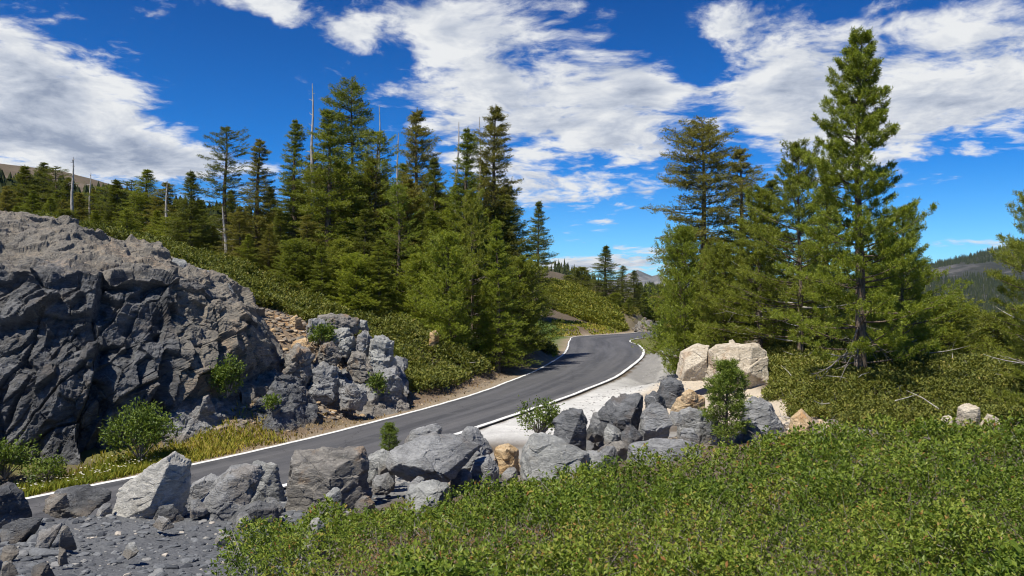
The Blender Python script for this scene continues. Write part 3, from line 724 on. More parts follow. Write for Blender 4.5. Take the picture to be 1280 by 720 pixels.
B('boulder', [(700, 600), (712, 574), (742, 562), (768, 572), (772, 600)], 18.6, 'small grey rock low between the pale boulder and the long slab', 'slate', .8, seed=60)
B('boulder', [(736, 590), (745, 555), (775, 545), (790, 556), (788, 590)], 20.2, 'brownish rock in the shadowed gap under the black boulder', 'brown_rock', .6, seed=61)
B('boulder', [(918, 552), (926, 500), (942, 491), (972, 505), (986, 530), (984, 552)], 22.4, 'blue grey boulder with a purplish brown face right of the young pine', 'slate', .8, fronts=[(-.3, -1, .45, .36), (.65, -1, .2, .34)], seed=63, sub=6)
B('boulder', [(984, 552), (988, 520), (1006, 510), (1020, 522), (1020, 552)], 22.6, 'cream and orange rock at the end of the sandy strip', 'ochre_rock', .8, seed=65)
B('boulder', [(378, 690), (386, 648), (400, 642), (408, 660), (404, 692)], 11.2, 'small pale lichen covered rock rising out of the front shrubs', 'slate_pale', .8, seed=67)
# smaller angular rocks wedged among the big ones
_rf = np.random.RandomState(909)
for k, (px, py, d, wd, mt) in enumerate([(246, 640, 15.0, 26, 'slate'), (338, 640, 15.6, 30, 'slate'), (476, 612, 17.8, 34, 'slate'), (484, 588, 18.6, 30, 'slate_pale'), (455, 636, 15.6, 30, 'brown_rock'), (575, 606, 18.2, 34, 'slate'), (600, 604, 18.4, 26, 'slate_dark'), (636, 600, 18.6, 26, 'slate'),
    (760, 578, 19.2, 30, 'slate'), (768, 552, 21.0, 28, 'slate_pale'), (790, 552, 20.6, 30, 'slate_dark'), (846, 528, 21.6, 24, 'slate'), (862, 552, 21.0, 34, 'slate'), (896, 546, 21.8, 30, 'slate_dark'), (910, 556, 21.4, 40, 'slate'), (944, 554, 21.6, 34, 'brown_rock'), (862, 500, 23.6, 26, 'ochre_rock'), (744, 548, 21.8, 22, 'slate_dark'), (520, 618, 16.8, 30, 'slate'), (415, 632, 15.6, 26, 'slate_pale'), (128, 646, 14.8, 22, 'slate'), (302, 658, 14.4, 26, 'slate')]):
    h_ = wd * _rf.uniform(.55, .9); sk = _rf.uniform(-.25, .25) * wd
    B('rock', [(px - wd * .5, py), (px - wd * .45, py - h_ * .5), (px - wd * .15 + sk, py - h_), (px + wd * .25 + sk, py - h_ * .9), (px + wd * .52, py - h_ * .35), (px + wd * .5, py)], d, 'small angular rock wedged between the large roadside boulders', mt, .9, seed=700 + k, sub=5, group='small rocks among the roadside boulders', cat='rock', lean=(.2, .7))
# granite pair across the pull-out
B('boulder', [(845, 468), (852, 440), (875, 430), (891, 432), (890, 452), (884, 470)], 35.8, 'smaller cream granite boulder, left one of the touching pair', 'granite', .9, fronts=[(-.3, -1, .5, .4), (.2, -1, -.3, .42)], seed=71, sub=6, sharp=30, rough=.8, shrink=1.0, group='cream granite boulders')
B('boulder', [(884, 470), (884, 440), (896, 428), (950, 426), (963, 436), (963, 470), (950, 487), (922, 486)], 35, 'largest cream granite boulder beside the pale gravel pull-out', 'granite', .8, fronts=[(-.3, -1, .45, .38), (.4, -1, .25, .42), (-.1, -1, -.7, .44)], seed=73, sub=6, sharp=30, rough=.9, shrink=1.0, group='cream granite boulders')
# rocks showing through the shrubs at the right
B('boulder', [(1198, 530), (1200, 508), (1214, 502), (1228, 512), (1232, 530)], 21.5, 'pale pointed rock showing above the shrubs at the right', 'granite', .8, seed=75, group='pale rocks among the shrubs')
B('boulder', [(1172, 534), (1178, 520), (1190, 518), (1196, 534)], 21.0, 'smallest pale rock among the shrubs, left of the pointed one', 'granite', .8, seed=76, group='pale rocks among the shrubs')
B('boulder', [(1226, 534), (1236, 516), (1248, 520), (1250, 534)], 21.2, 'pale rock among the shrubs, right of the pointed one', 'granite', .8, seed=77, group='pale rocks among the shrubs')
# pile of blocks on the far left bank
pg = 'blocks piled on the left bank'
B('boulder', [(342, 428), (344, 412), (352, 408), (358, 418), (357, 430)], 38.5, 'small dark block beside the orange rock at the top of the gully', 'slate_dark', .9, seed=81, group=pg, shrink=1.18, sharp=40, rough=2.2)
B('boulder', [(358, 418), (361, 402), (370, 397), (377, 404), (376, 418)], 39, 'orange rock at the head of the rubble gully', 'ochre_rock', .9, seed=82, group=pg, shrink=1.18, sharp=40, rough=2.2)
B('boulder', [(376, 428), (384, 406), (402, 402), (412, 408), (404, 426), (388, 436)], 38.6, 'blue grey slab left of the little bush on the rock pile', 'slate', .8, seed=83, group=pg, shrink=1.18, sharp=40, rough=2.2)
B('boulder', [(396, 410), (400, 398), (425, 395), (440, 402), (441, 416), (420, 414)], 39.2, 'flat brown grey slab on top of the rock pile', 'brown_rock', .9, seed=84, group=pg, shrink=1.18, sharp=40, rough=2.2)
B('boulder', [(406, 434), (414, 418), (432, 413), (438, 420), (434, 434), (418, 440)], 37.8, 'rounded pale grey rock in the middle of the rock pile', 'slate_pale', .8, seed=85, group=pg, shrink=1.18, sharp=40, rough=2.2)
B('boulder', [(422, 440), (428, 428), (440, 424), (444, 434), (440, 444)], 37.2, 'small oval grey rock just below the pale one on the pile', 'slate_pale', .8, seed=86, group=pg, shrink=1.18, sharp=40, rough=2.2)
B('boulder', [(443, 450), (447, 424), (458, 419), (464, 428), (461, 452)], 37.4, 'upright grey block left of the largest slab on the pile', 'slate', .8, seed=87, group=pg, shrink=1.18, sharp=40, rough=2.2)
B('boulder', [(458, 462), (462, 430), (478, 426), (491, 430), (492, 452), (488, 468)], 36.8, 'largest pale grey slab at the right end of the rock pile', 'slate_pale', .7, fronts=[(.1, -1, .2, .4), (-.5, -1, .1, .42)], seed=88, group=pg, shrink=1.18, sharp=40, rough=2.2)
B('boulder', [(470, 488), (474, 466), (492, 462), (502, 476), (500, 490)], 35.8, 'low grey block under the largest slab, nearest the road', 'slate', .8, seed=89, group=pg, shrink=1.18, sharp=40, rough=2.2)
B('boulder', [(430, 472), (440, 446), (456, 448), (470, 466), (462, 474)], 36.4, 'brown stained block at the centre of the bank below the pile', 'brown_rock', .8, seed=90, group=pg, shrink=1.18, sharp=40, rough=2.2)
B('boulder', [(352, 478), (355, 446), (368, 436), (384, 444), (390, 466), (380, 482)], 33.0, 'brown stained block at the left end of the rock pile, above the dark wedge', 'brown_rock', .8, seed=191, group=pg, shrink=1.1, sharp=40, rough=2.2)
B('boulder', [(384, 496), (388, 462), (404, 452), (420, 462), (422, 492), (404, 502)], 33.4, 'cracked grey block low in the middle of the bank, right of the dark wedge', 'slate', .8, seed=192, group=pg, shrink=1.1, sharp=40, rough=2.2)
B('boulder', [(360, 444), (366, 424), (382, 420), (392, 434), (388, 448)], 35.2, 'orange tan block in the middle of the gully', 'ochre_rock', .8, seed=193, group=pg, sharp=40, rough=2.0)
B('boulder', [(392, 456), (398, 434), (414, 430), (424, 446), (418, 460)], 35.6, 'ochre stained block below the pale rounded rock of the pile', 'brown_rock', .8, seed=194, group=pg, shrink=1.1, sharp=40, rough=2.0)
B('boulder', [(420, 506), (424, 484), (442, 478), (458, 488), (456, 508)], 33.0, 'low broken grey block at the road side foot of the rock pile', 'slate', .8, seed=195, group=pg, sharp=40, rough=2.2)
B('boulder', [(446, 410), (450, 400), (458, 402), (460, 412)], 40, 'tiny rock at the very top right of the rock pile', 'slate_pale', .9, seed=91, sub=3, group=pg, shrink=1.18, sharp=40, rough=2.2)
B('boulder', [(246, 512), (252, 494), (262, 490), (266, 512)], 27.8, 'upright split slab against the foot of the cliff', 'slate', .7, seed=92, group='rocks at the foot of the cliff')
B('boulder', [(534, 428), (536, 414), (545, 411), (550, 420), (548, 430)], 47, 'tan boulder half hidden under the bushy front pine', 'ochre_rock', .9, seed=93, group='tan rocks in the woods')
B('boulder', [(208, 330), (214, 318), (232, 326), (238, 340)], 34.4, 'pale grey rock on the cliff rim, left of the rim pair', 'slate_pale', .9, seed=95, group='rim rocks on the cliff')
B('boulder', [(228, 344), (236, 332), (258, 336), (270, 350), (262, 360)], 33.6, 'cracked pale rock on the cliff rim above the columns', 'slate_pale', .9, seed=96, group='rim rocks on the cliff')
B('boulder', [(262, 362), (270, 350), (284, 352), (294, 366), (286, 376)], 33.6, 'rounded grey rock at the right end of the cliff rim', 'slate_pale', .9, seed=97, group='rim rocks on the cliff')

# flat slate pieces on the gravel bottom left: each its own thing
sp_g = 'slate slabs on the gravel'
for k, (poly, d, lab, mt) in enumerate([
    ([(-10, 668), (-8, 652), (30, 648), (44, 656), (30, 670)], 12.4, 'thin slate slab below the dark rounded boulder', 'slate_dark'),
    ([(26, 690), (36, 660), (70, 652), (74, 668), (58, 684)], 11.8, 'upturned grey slate slab with a tan edge on the left gravel', 'slate'),
    ([(68, 676), (72, 652), (84, 648), (86, 664), (78, 680)], 11.9, 'tan slab standing on edge on the left gravel', 'brown_rock'),
    ([(-6, 694), (-4, 682), (18, 680), (26, 690), (14, 698)], 11.2, 'brown topped flat stone at the lower left edge', 'brown_rock'),
    ([(68, 700), (70, 684), (82, 682), (86, 698)], 10.6, 'squat brown stone below the upright tan slab', 'brown_rock'),
    ([(146, 690), (152, 680), (172, 678), (180, 686), (164, 692)], 11.2, 'pale bluish flat stone in the middle of the gravel', 'slate_pale'),
    ([(186, 656), (192, 644), (214, 646), (220, 656)], 13.6, 'blue grey stone lying in front of the white wedge', 'slate'),
    ([(48, 624), (56, 618), (84, 618), (86, 632), (50, 634)], 14.7, 'small tan slab in front of the low dark slab', 'brown_rock'),
    ([(262, 676), (268, 668), (284, 670), (284, 680)], 11.9, 'small white grey stone on the gravel near the shrubs', 'slate_pale'),
    ([(-8, 716), (-4, 700), (14, 698), (22, 712)], 9.9, 'bluish stone in the lower left corner', 'slate_pale'),
    ([(26, 722), (32, 704), (60, 700), (66, 720)], 9.8, 'dark broken slate lump at the bottom edge of the gravel', 'slate_dark')]):
    B('slate_slab', poly, d, lab, mt, 1.1, seed=101 + k, sub=5, group=sp_g, cat='stone', lean=(.4, 1.1), sink=.2, shrink=.8)
# ================================================================== plant materials
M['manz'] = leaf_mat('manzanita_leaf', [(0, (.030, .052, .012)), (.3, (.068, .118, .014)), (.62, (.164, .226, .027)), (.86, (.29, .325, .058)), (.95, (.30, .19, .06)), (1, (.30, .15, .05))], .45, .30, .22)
M['shrub'] = leaf_mat('hill_shrub_leaf', [(0, (.046, .064, .014)), (.4, (.138, .162, .026)), (.75, (.23, .232, .040)), (1, (.31, .25, .07))], .6, .25)
M['shrub_lime'] = leaf_mat('lime_shrub_leaf', [(0, (.06, .085, .014)), (.4, (.17, .195, .022)), (.75, (.27, .265, .032)), (1, (.33, .27, .05))], .6, .25)
M['bush'] = leaf_mat('bright_bush_leaf', [(0, (.05, .085, .016)), (.4, (.13, .19, .028)), (.8, (.21, .27, .045)), (1, (.28, .29, .07))], .5, .3)
M['grass'] = leaf_mat('grass_blade', [(0, (.12, .17, .02)), (.45, (.27, .28, .035)), (.75, (.40, .33, .06)), (1, (.45, .34, .13))], .7, .3, .2)
M['straw'] = leaf_mat('dry_grass_blade', [(0, (.18, .14, .06)), (.5, (.33, .23, .11)), (1, (.42, .32, .18))], .8, .2, .1)
M['flower'] = leaf_mat('flower_petal', [(0, (.75, .72, .60)), (.8, (.8, .78, .7)), (1, (.78, .60, .08))], .7, .2, .1)
M['needle'] = leaf_mat('pine_needle', [(0, (.044, .064, .011)), (.35, (.148, .188, .021)), (.7, (.262, .290, .036)), (1, (.38, .34, .06))], .5, .33, .35)
M['needle_bright'] = leaf_mat('young_pine_needle', [(0, (.052, .080, .012)), (.35, (.160, .215, .022)), (.7, (.288, .335, .038)), (1, (.41, .38, .06))], .5, .36, .35)
M['needle_dark'] = leaf_mat('fir_needle', [(0, (.036, .050, .012)), (.4, (.122, .146, .020)), (.75, (.210, .222, .034)), (1, (.28, .26, .05))], .55, .30, .3)
M['needle_dusty'] = leaf_mat('hemlock_needle', [(0, (.060, .064, .018)), (.4, (.190, .186, .040)), (.75, (.30, .27, .066)), (1, (.38, .32, .11))], .6, .32, .2)
M['bark'] = bark_mat('pine_bark', (.07, .05, .038), (.24, .185, .14))
M['dead'] = bark_mat('bleached_dead_wood', (.24, .215, .19), (.52, .49, .45))
M['twig'] = bark_mat('grey_twig', (.13, .11, .095), (.33, .30, .27))

# ================================================================== leaf building
def unit(v): return v / (np.linalg.norm(v, axis=-1, keepdims=True) + 1e-9)

def leaves(P, Dv, L, W, tint, rs, curl=.12):
    """folded rhomb leaves; returns verts, quad faces, tints"""
    n = len(P)
    up = unit(rs.normal(size=(n, 3)) * .6 + np.array([0, 0, 1.0]))
    side = unit(np.cross(Dv, up)); nn = np.cross(side, Dv)
    mid = P + Dv * (L * .52)[:, None]
    a = mid + side * (W * .5)[:, None] + nn * (L * curl)[:, None]
    b = mid - side * (W * .5)[:, None] + nn * (L * curl)[:, None]
    tip = P + Dv * L[:, None]
    V = np.stack([P, a, tip, b], 1).reshape(-1, 3)
    Fq = np.arange(4 * n).reshape(n, 4)
    return V, Fq, np.repeat(tint, 4)

def sample_view(pxa, pxb, ya, yb, n, rs):
    u = rs.uniform((pxa - 640) / F, (pxb - 640) / F, n)
    y = np.exp(rs.uniform(math.log(ya), math.log(yb), n))
    return u * y, y

def sprig_cover(name, x, y, z, k, leaf, mat, seed, label=None, stem=.16, wl=.5, tint0=.42, tv=.2, twigs=0, spread=.75, kind='stuff', twig_h=.35):
    rs = np.random.RandomState(seed); n = len(x)
    top = np.stack([x, y, z], 1)
    axis = unit(rs.normal(size=(n, 3)) * .38 + np.array([0, 0, 1.0]))
    t = rs.rand(n, k)
    P = top[:, None, :] - axis[:, None, :] * (t[..., None] * stem)[..., :] * (leaf / .04)[:, None, None] ** .6
    out = rs.normal(size=(n, k, 3)); out[..., 2] *= .5
    Dv = unit(unit(out) * spread + axis[:, None, :] * .55)
    L = np.repeat(leaf[:, None], k, 1) * rs.uniform(.7, 1.25, (n, k))
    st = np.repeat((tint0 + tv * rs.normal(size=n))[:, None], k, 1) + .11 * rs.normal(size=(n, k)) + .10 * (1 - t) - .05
    st = np.where(rs.rand(n, k) < .012, .97, np.clip(st, 0, .86))
    P = P.reshape(-1, 3) + Dv.reshape(-1, 3) * (.3 * L.reshape(-1, 1))
    V, Fq, T = leaves(P, Dv.reshape(-1, 3), L.ravel(), L.ravel() * wl, st.ravel(), rs)
    mats = [mat, M['twig']]; blocks = [Fq]; mi = [0]
    if twigs:
        idx = rs.choice(n, twigs); p0 = top[idx] + np.stack([rs.normal(0, .1, twigs), rs.normal(0, .1, twigs), np.full(twigs, -twig_h)], 1)
        dv = unit(rs.normal(size=(twigs, 3)) * 1.0 + np.array([0, 0, .55])); ln = rs.uniform(.2, .46, twigs) * twig_h / .35
        sd = unit(np.cross(dv, np.array([0, -1.0, .3]))) * (rs.uniform(.002, .0045, twigs) * np.maximum(1, np.hypot(p0[:, 0], p0[:, 1]) / 8))[:, None]
        bend = p0 + dv * (ln * .5)[:, None] + rs.normal(size=(twigs, 3)) * .03; tip = p0 + dv * ln[:, None] + rs.normal(size=(twigs, 3)) * .06
        V2 = np.stack([p0 - sd, p0 + sd, bend + sd * .8, bend - sd * .8, tip + sd * .4, tip - sd * .4], 1).reshape(-1, 3)
        b0 = np.arange(twigs)[:, None] * 6 + len(V)
        blocks.append(np.vstack([b0 + np.array([[0, 1, 2, 3]]), b0 + np.array([[3, 2, 4, 5]])])); mi.append(1)
        V = np.vstack([V, V2]); T = np.concatenate([T, np.full(len(V2), .5)])
    o = mobj(name, bulk(name, V, blocks, mats, tint=T, mi=mi))
    tag(o, label, None, None, kind)
    return o

# ---------------------------------------------------------------- foreground manzanita
def manz_depth_edge(px):   # far edge of the thicket for a bearing
    return np.interp(px, [230, 300, 352, 400, 470, 520, 560, 640, 700, 760, 850, 900, 1000, 1060, 1150, 1300, 1500], [8.0, 10.6, 12.6, 14.6, 15.6, 15.6, 16.0, 17.0, 17.2, 17.3, 18.2, 19.6, 21.0, 21.5, 22, 22.5, 23])
def manz_near_edge(px):
    return np.interp(px, [230, 262, 300, 340, 380, 420], [8.6, 9.5, 8.6, 6.6, 4.0, 3.0])
def foreground():
    rs = np.random.RandomState(5)
    x, y = sample_view(225, 1480, 3.2, 23.0, 50000, rs)
    px = 640 + x / y * F
    j = 1.1 * fbm(P3(x, y, .9), 3, 61)
    m = (y < manz_depth_edge(px) + j) & (y > manz_near_edge(px) + j * .8)
    # bare gaps with dead stems
    gap = fbm(P3(x, y, .55), 4, 66)
    m &= ~((gap > .30) & (rs.rand(len(x)) < .8))
    m &= ~((np.hypot(x + 2.65, (y - 10.9) * .6) < .30))
    x, y = x[m], y[m]
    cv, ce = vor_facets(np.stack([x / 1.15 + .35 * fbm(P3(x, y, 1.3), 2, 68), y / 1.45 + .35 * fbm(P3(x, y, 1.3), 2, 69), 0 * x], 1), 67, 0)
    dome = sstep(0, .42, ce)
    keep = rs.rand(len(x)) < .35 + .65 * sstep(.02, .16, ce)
    x, y, cv, dome = x[keep], y[keep], cv[keep], dome[keep]
    bulge = .30 * dome - .17 + .26 * fbm(P3(x, y, .6), 3, 62) + .16 * fbm(P3(x, y, 1.9), 3, 63) + .08 * fbm(P3(x, y, 5), 2, 64)
    edge = sstep(0, 1.2, manz_depth_edge(640 + x / y * F) + .2 - y)
    z = hgt(x, y) + (.24 + np.where(640 + x / y * F > 620, .24, .36) * edge) + bulge - .46 * rs.rand(len(x)) ** 1.5
    leaf = np.maximum(.046, .0055 * y) * (1 + .22 * fbm(P3(x, y, .8), 2, 88))
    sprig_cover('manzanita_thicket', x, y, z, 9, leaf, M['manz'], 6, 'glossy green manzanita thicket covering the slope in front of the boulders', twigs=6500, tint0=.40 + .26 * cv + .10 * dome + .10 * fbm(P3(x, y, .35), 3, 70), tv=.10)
foreground()
def dry_patches():
    rs = np.random.RandomState(8)
    x, y = sample_view(420, 1420, 3.6, 19, 9000, rs)
    m = (fbm(P3(x, y, .55), 4, 66) > .26) & (y < manz_depth_edge(640 + x / y * F) - .4) & (y > manz_near_edge(640 + x / y * F) + .3)
    x, y = x[m], y[m]
    z = hgt(x, y) + .20 + .16 * rs.rand(len(x))
    sprig_cover('dry_manzanita', x, y, z, 4, np.full(len(x), .036), M['dry_leaf'], 9, 'patches of half dead manzanita with bare grey stems and rusty leaves', twigs=2600, tint0=.5, tv=.2, twig_h=.42)
M['dry_leaf'] = leaf_mat('dry_leaf', [(0, (.10, .075, .05)), (.5, (.20, .13, .06)), (1, (.30, .17, .07))], .7, .15, .2)
dry_patches()

# ---------------------------------------------------------------- shrub carpets
def carpet(name, poly, n, leaf_k, h, mat, seed, label, mound=.9, k=9, tint0=.42, lo=(0, 1280), dens_gap=.0, twigs=0, off=.0):
    rs = np.random.RandomState(seed)
    wp = [xy(px, d) for px, d in poly]
    pxs = [p[0] for p in poly]; ds = [p[1] for p in poly]
    x, y = sample_view(min(pxs), max(pxs), min(ds), max(ds), n, rs)
    jx, jy = x + .9 * fbm(P3(x, y, .5), 3, seed), y + .9 * fbm(P3(x, y, .5), 3, seed + 1)
    m = inside(jx, jy, wp)
    if dens_gap: m &= fbm(P3(x, y, .6), 4, seed + 5) < dens_gap
    m &= near_road(x, y) > .7
    x, y = x[m], y[m]
    f = fbm(P3(x, y, 1 / mound), 3, seed + 2)
    z = hgt(x, y) + off + h * (.62 + .55 * f) + .12 * h * fbm(P3(x, y, 4 / mound), 2, seed + 3) - .30 * h * rs.rand(len(x)) ** 2
    leaf = np.maximum(.03, leaf_k * y)
    return sprig_cover(name, x, y, z, k, leaf, mat, seed, label, stem=.2, tint0=tint0, tv=.15, twigs=twigs)

carpet('hillside_shrubs', [(318, 46), (335, 50), (262, 50), (250, 60), (330, 68), (430, 66), (520, 66), (580, 62), (612, 58), (608, 48), (590, 44.5), (556, 41.5), (520, 38.5), (506, 37.6), (494, 42), (450, 44.5), (410, 43.5), (380, 42.5), (345, 43.2)], 26000, .0040, .95, M['shrub'], 201,
       'dense dark green shrubs covering the bank below the left pines', 1.7)
carpet('cliff_shoulder_shrubs', [(215, 43), (300, 41), (345, 43.5), (330, 49), (262, 51), (200, 49)], 6000, .004, .9, M['shrub'], 207, 'dark green shrubs on the shoulder where the cliff meets the wood', 1.6)
carpet('shrub_patch', [(640, 66), (690, 67), (700, 88), (655, 92), (630, 80)], 5000, .0036, .9, M['shrub'], 211, 'low green shrubs at the bend under the left pines', 1.6)
carpet('shrub_hill', [(676, 116), (780, 112), (783, 117), (770, 125), (735, 131), (700, 138), (672, 134)], 14000, .0032, 1.1, M['shrub_lime'], 221, 'bright yellow green shrub slope on the knoll behind the road bend', 2.6, tint0=.45)
carpet('shrub_slope', [(955, 37), (968, 31), (1000, 27.5), (1050, 26.2), (1085, 27), (1085, 40), (1040, 50), (960, 48)], 15000, .0040, .55, M['shrub'], 231, 'low green shrub slope between the granite boulder and the tall pine', 1.3, tint0=.5, twigs=700)
carpet('shrub_floor', [(1050, 25.2), (1150, 23.6), (1330, 23), (1400, 34), (1250, 42), (1085, 40)], 22000, .0042, .6, M['shrub'], 241, 'green ground shrubs around the foot of the tall right pine', 1.1, tint0=.45, twigs=1500)
carpet('verge_shrubs', [(806, 72), (834, 66), (850, 60), (842, 50), (858, 49), (884, 54), (872, 72), (838, 92), (812, 92)], 5000, .0038, .55, M['shrub'], 251, 'low olive shrubs on the inside of the road bend', 1.2, tint0=.55)
carpet('ridge_scrub', [(676, 142), (735, 136), (790, 122), (800, 150), (700, 200), (670, 180)], 4500, .0034, .9, M['needle_dusty'], 261, 'grey green scrub on the stony ridge behind the knoll', 2.5, dens_gap=.15)
carpet('cliff_top_shrubs', [(40, 47), (260, 47), (300, 55), (250, 70), (60, 85), (-80, 80), (-80, 50)], 11000, .004, 1.0, M['shrub'], 265, 'dark shrubs along the edge of the wood behind the cliff', 1.8, tint0=.35)

# ---------------------------------------------------------------- bushes that stand alone
def bush(name, px, d, wpx, top, label, mat='bush', seed=1, base=None, group='green bushes on the rocks', n=420, leaf=None, dens=1.0, cat='bush'):
    rs = np.random.RandomState(seed)
    x0, y0 = xy(px, d); z0 = hz(x0, y0) if base is None else at(px, base, d)[2]
    zt = at(px, top, d)[2]; H = max(zt - z0, .15); Wd = wpx / F * d / 2
    # branching stems, leaves clustered round their ends
    tb = Tubes(); tips = []
    for k in range(26):
        a = rs.uniform(0, 2 * math.pi); r = Wd * math.sqrt(rs.rand()); hh = H * (.45 + .55 * math.sqrt(max(0, 1 - (r / Wd) ** 2))) * rs.uniform(.65, 1.02)
        e = np.array([r * math.cos(a), r * math.sin(a), hh]); m_ = e * np.array([.4, .4, .55]) + rs.normal(size=3) * .05 * Wd
        tb.add([np.array([0, 0, -.05]), m_, e], [.022 * H ** .5, .013 * H ** .5, .005], 4); tips += [e, (e + m_) / 2]
    tips = np.array(tips)
    k = 8; idx = rs.randint(0, len(tips), n)
    c = tips[idx] + rs.normal(size=(n, 3)) * np.array([Wd, Wd, H]) * .13
    c[:, 2] = np.clip(c[:, 2], .03, H)
    lf = leaf or max(.03, .0042 * d)
    P = np.repeat(c, k, 0) + rs.normal(size=(n * k, 3)) * lf * .7
    Dv = unit(unit(rs.normal(size=(n * k, 3))) + unit(np.repeat(c, k, 0) * np.array([1, 1, .6])) * .6 + np.array([0, 0, .35]))
    L = lf * rs.uniform(.7, 1.3, n * k)
    V, Fq, T = leaves(P, Dv, L, L * .5, np.clip(np.repeat(.45 + .16 * rs.normal(size=n), k) + .1 * rs.normal(size=n * k), 0, 1), rs)
    root = empty(name, (x0, y0, z0)); tag(root, label, cat, group)
    mobj('stem', tb.mesh('stem', M['twig']), root); mobj('foliage', bulk('foliage', V, [Fq], M[mat], tint=T), root)
    return root
bush('bush', 176, 24.6, 76, 508, 'rounded green bush growing against the cliff beside the road', seed=301, base=573, n=520)
bush('bush', 285, 28.7, 34, 450, 'small green bush growing from the cliff crack above the rubble', seed=302, base=494, n=220)
bush('bush', 402, 37.2, 26, 408, 'little pale bush growing on top of the rock pile', seed=303, base=432, n=130)
bush('bush', 472, 35.0, 16, 470, 'tiny bush in front of the lowest block of the rock pile', seed=304, base=492, n=70)
bush('bush', 8, 22.8, 70, 548, 'green bush at the left photo edge at the foot of the cliff', seed=305, base=596, n=320)
bush('bush', 330, 44, 70, 372, 'dark green bush hanging over the right end of the cliff', 'shrub', seed=306, base=420, n=420, leaf=.16)
bush('bush', 338, 29.0, 16, 496, 'tiny green tuft growing on the dark bedrock wedge', seed=307, base=512, n=40)
bush('bush', 832, 70, 36, 400, 'bright lime green bush on the inside of the road bend', 'bush', seed=308, base=432, n=260, leaf=.24)
bush('bush', 60, 22.6, 40, 574, 'low leafy plant standing in the verge grass below the cliff', 'bush', seed=309, base=602, n=120)
bush('bush', 674, 23.5, 50, 501, 'bright green broad leaved bush behind the large smooth pale boulder', 'bush', seed=312, base=548, n=230, leaf=.085)
bush('bush', 645, 62, 60, 405, 'olive bush under the last left pine near the bend', 'shrub', seed=310, base=446, n=300, leaf=.2)

# ---------------------------------------------------------------- grass, flowers, gravel, dead sticks
def blades(name, x, y, h, mat, seed, label, wk=.0009, z0=None):
    rs = np.random.RandomState(seed); n = len(x)
    z = hgt(x, y) if z0 is None else z0
    P = np.stack([x, y, z - .02], 1)
    lean = rs.normal(size=(n, 3)) * .33; lean[:, 2] = 1; lean = unit(lean)
    L = h * rs.uniform(.5, 1.3, n); sd = unit(np.cross(lean, rs.normal(size=(n, 3)))) * np.maximum(.004, wk * y)[:, None]
    tip = P + lean * L[:, None]; mid = P + lean * (L * .55)[:, None] * np.array([.7, .7, 1])
    tip = tip + (lean * np.array([1, 1, -.1])) * (L * .25)[:, None]
    V = np.stack([P - sd, P + sd, mid + sd * .7, mid - sd * .7, tip], 1).reshape(-1, 3); b = np.arange(n)[:, None] * 5
    T = np.repeat(np.clip(.45 + .5 * fbm(P3(x, y, .5), 3, seed) + .2 * rs.normal(size=n), 0, 1), 5)
    me = bulk(name, V, [b + np.array([[0, 1, 2, 3]]), b + np.array([[3, 2, 4]])], M[mat], tint=T)
    tag(mobj(name, me), label, None, None, 'stuff')
def grass():
    rs = np.random.RandomState(31)
    x, y = sample_view(-60, 640, 20, 50, 190000, rs); nr = near_road(x, y)
    lf = (x < np.interp(y, RC[:, 1], RC[:, 0]))
    g = fbm(P3(x, y, .5), 4, 71)
    dens = sstep(.25, .6, nr) * sstep(3.8, 1.2, nr + .8 * g)
    px = 640 + x / y * F
    green = sstep(390, 280, px + 60 * g)
    m = lf & (rs.rand(len(x)) < dens * (.06 + .94 * green))
    gm = m & (rs.rand(len(x)) < green)
    blades('verge_grass', x[gm], y[gm], .24, 'grass', 32, 'yellow green grass strip between the cliff and the white road line')
    sm = m & ~gm
    blades('dry_grass', x[sm], y[sm], .14, 'straw', 33, 'sparse straw coloured grass on the left road verge')
    f = gm & (rs.rand(len(x)) < .02) & (px < 200)
    fl = np.stack([x[f], y[f], hgt(x[f], y[f]) + rs.uniform(.16, .32, f.sum())], 1)
    n = len(fl)
    P = np.repeat(fl, 5, 0); a = np.tile(np.arange(5) * 2 * math.pi / 5, n)
    Dv = unit(np.stack([np.cos(a), np.sin(a), np.full(len(a), .25)], 1)); L = np.full(len(a), .035)
    V, Fq, T = leaves(P, Dv, L, L * .8, np.repeat(rs.rand(n), 5), rs)
    tag(mobj('wild_flowers', bulk('wild_flowers', V, [Fq], M['flower'], tint=T)), 'tiny white and yellow wild flowers in the verge grass', None, None, 'stuff')
    x, y = sample_view(690, 900, 60, 112, 40000, rs); nr = near_road(x, y)
    m = (nr > .4) & (nr < 6) & ((y > 66) | (x > 12)) & (rs.rand(len(x)) < .9) & (fbm(P3(x, y, .4), 3, 75) < .35)
    m &= ~((x > np.interp(y, RC[:, 1], RC[:, 0])) & (y < 73))
    blades('bend_turf', x[m], y[m], .30, 'grass', 35, 'green turf on both sides of the road bend', .0011)
grass()

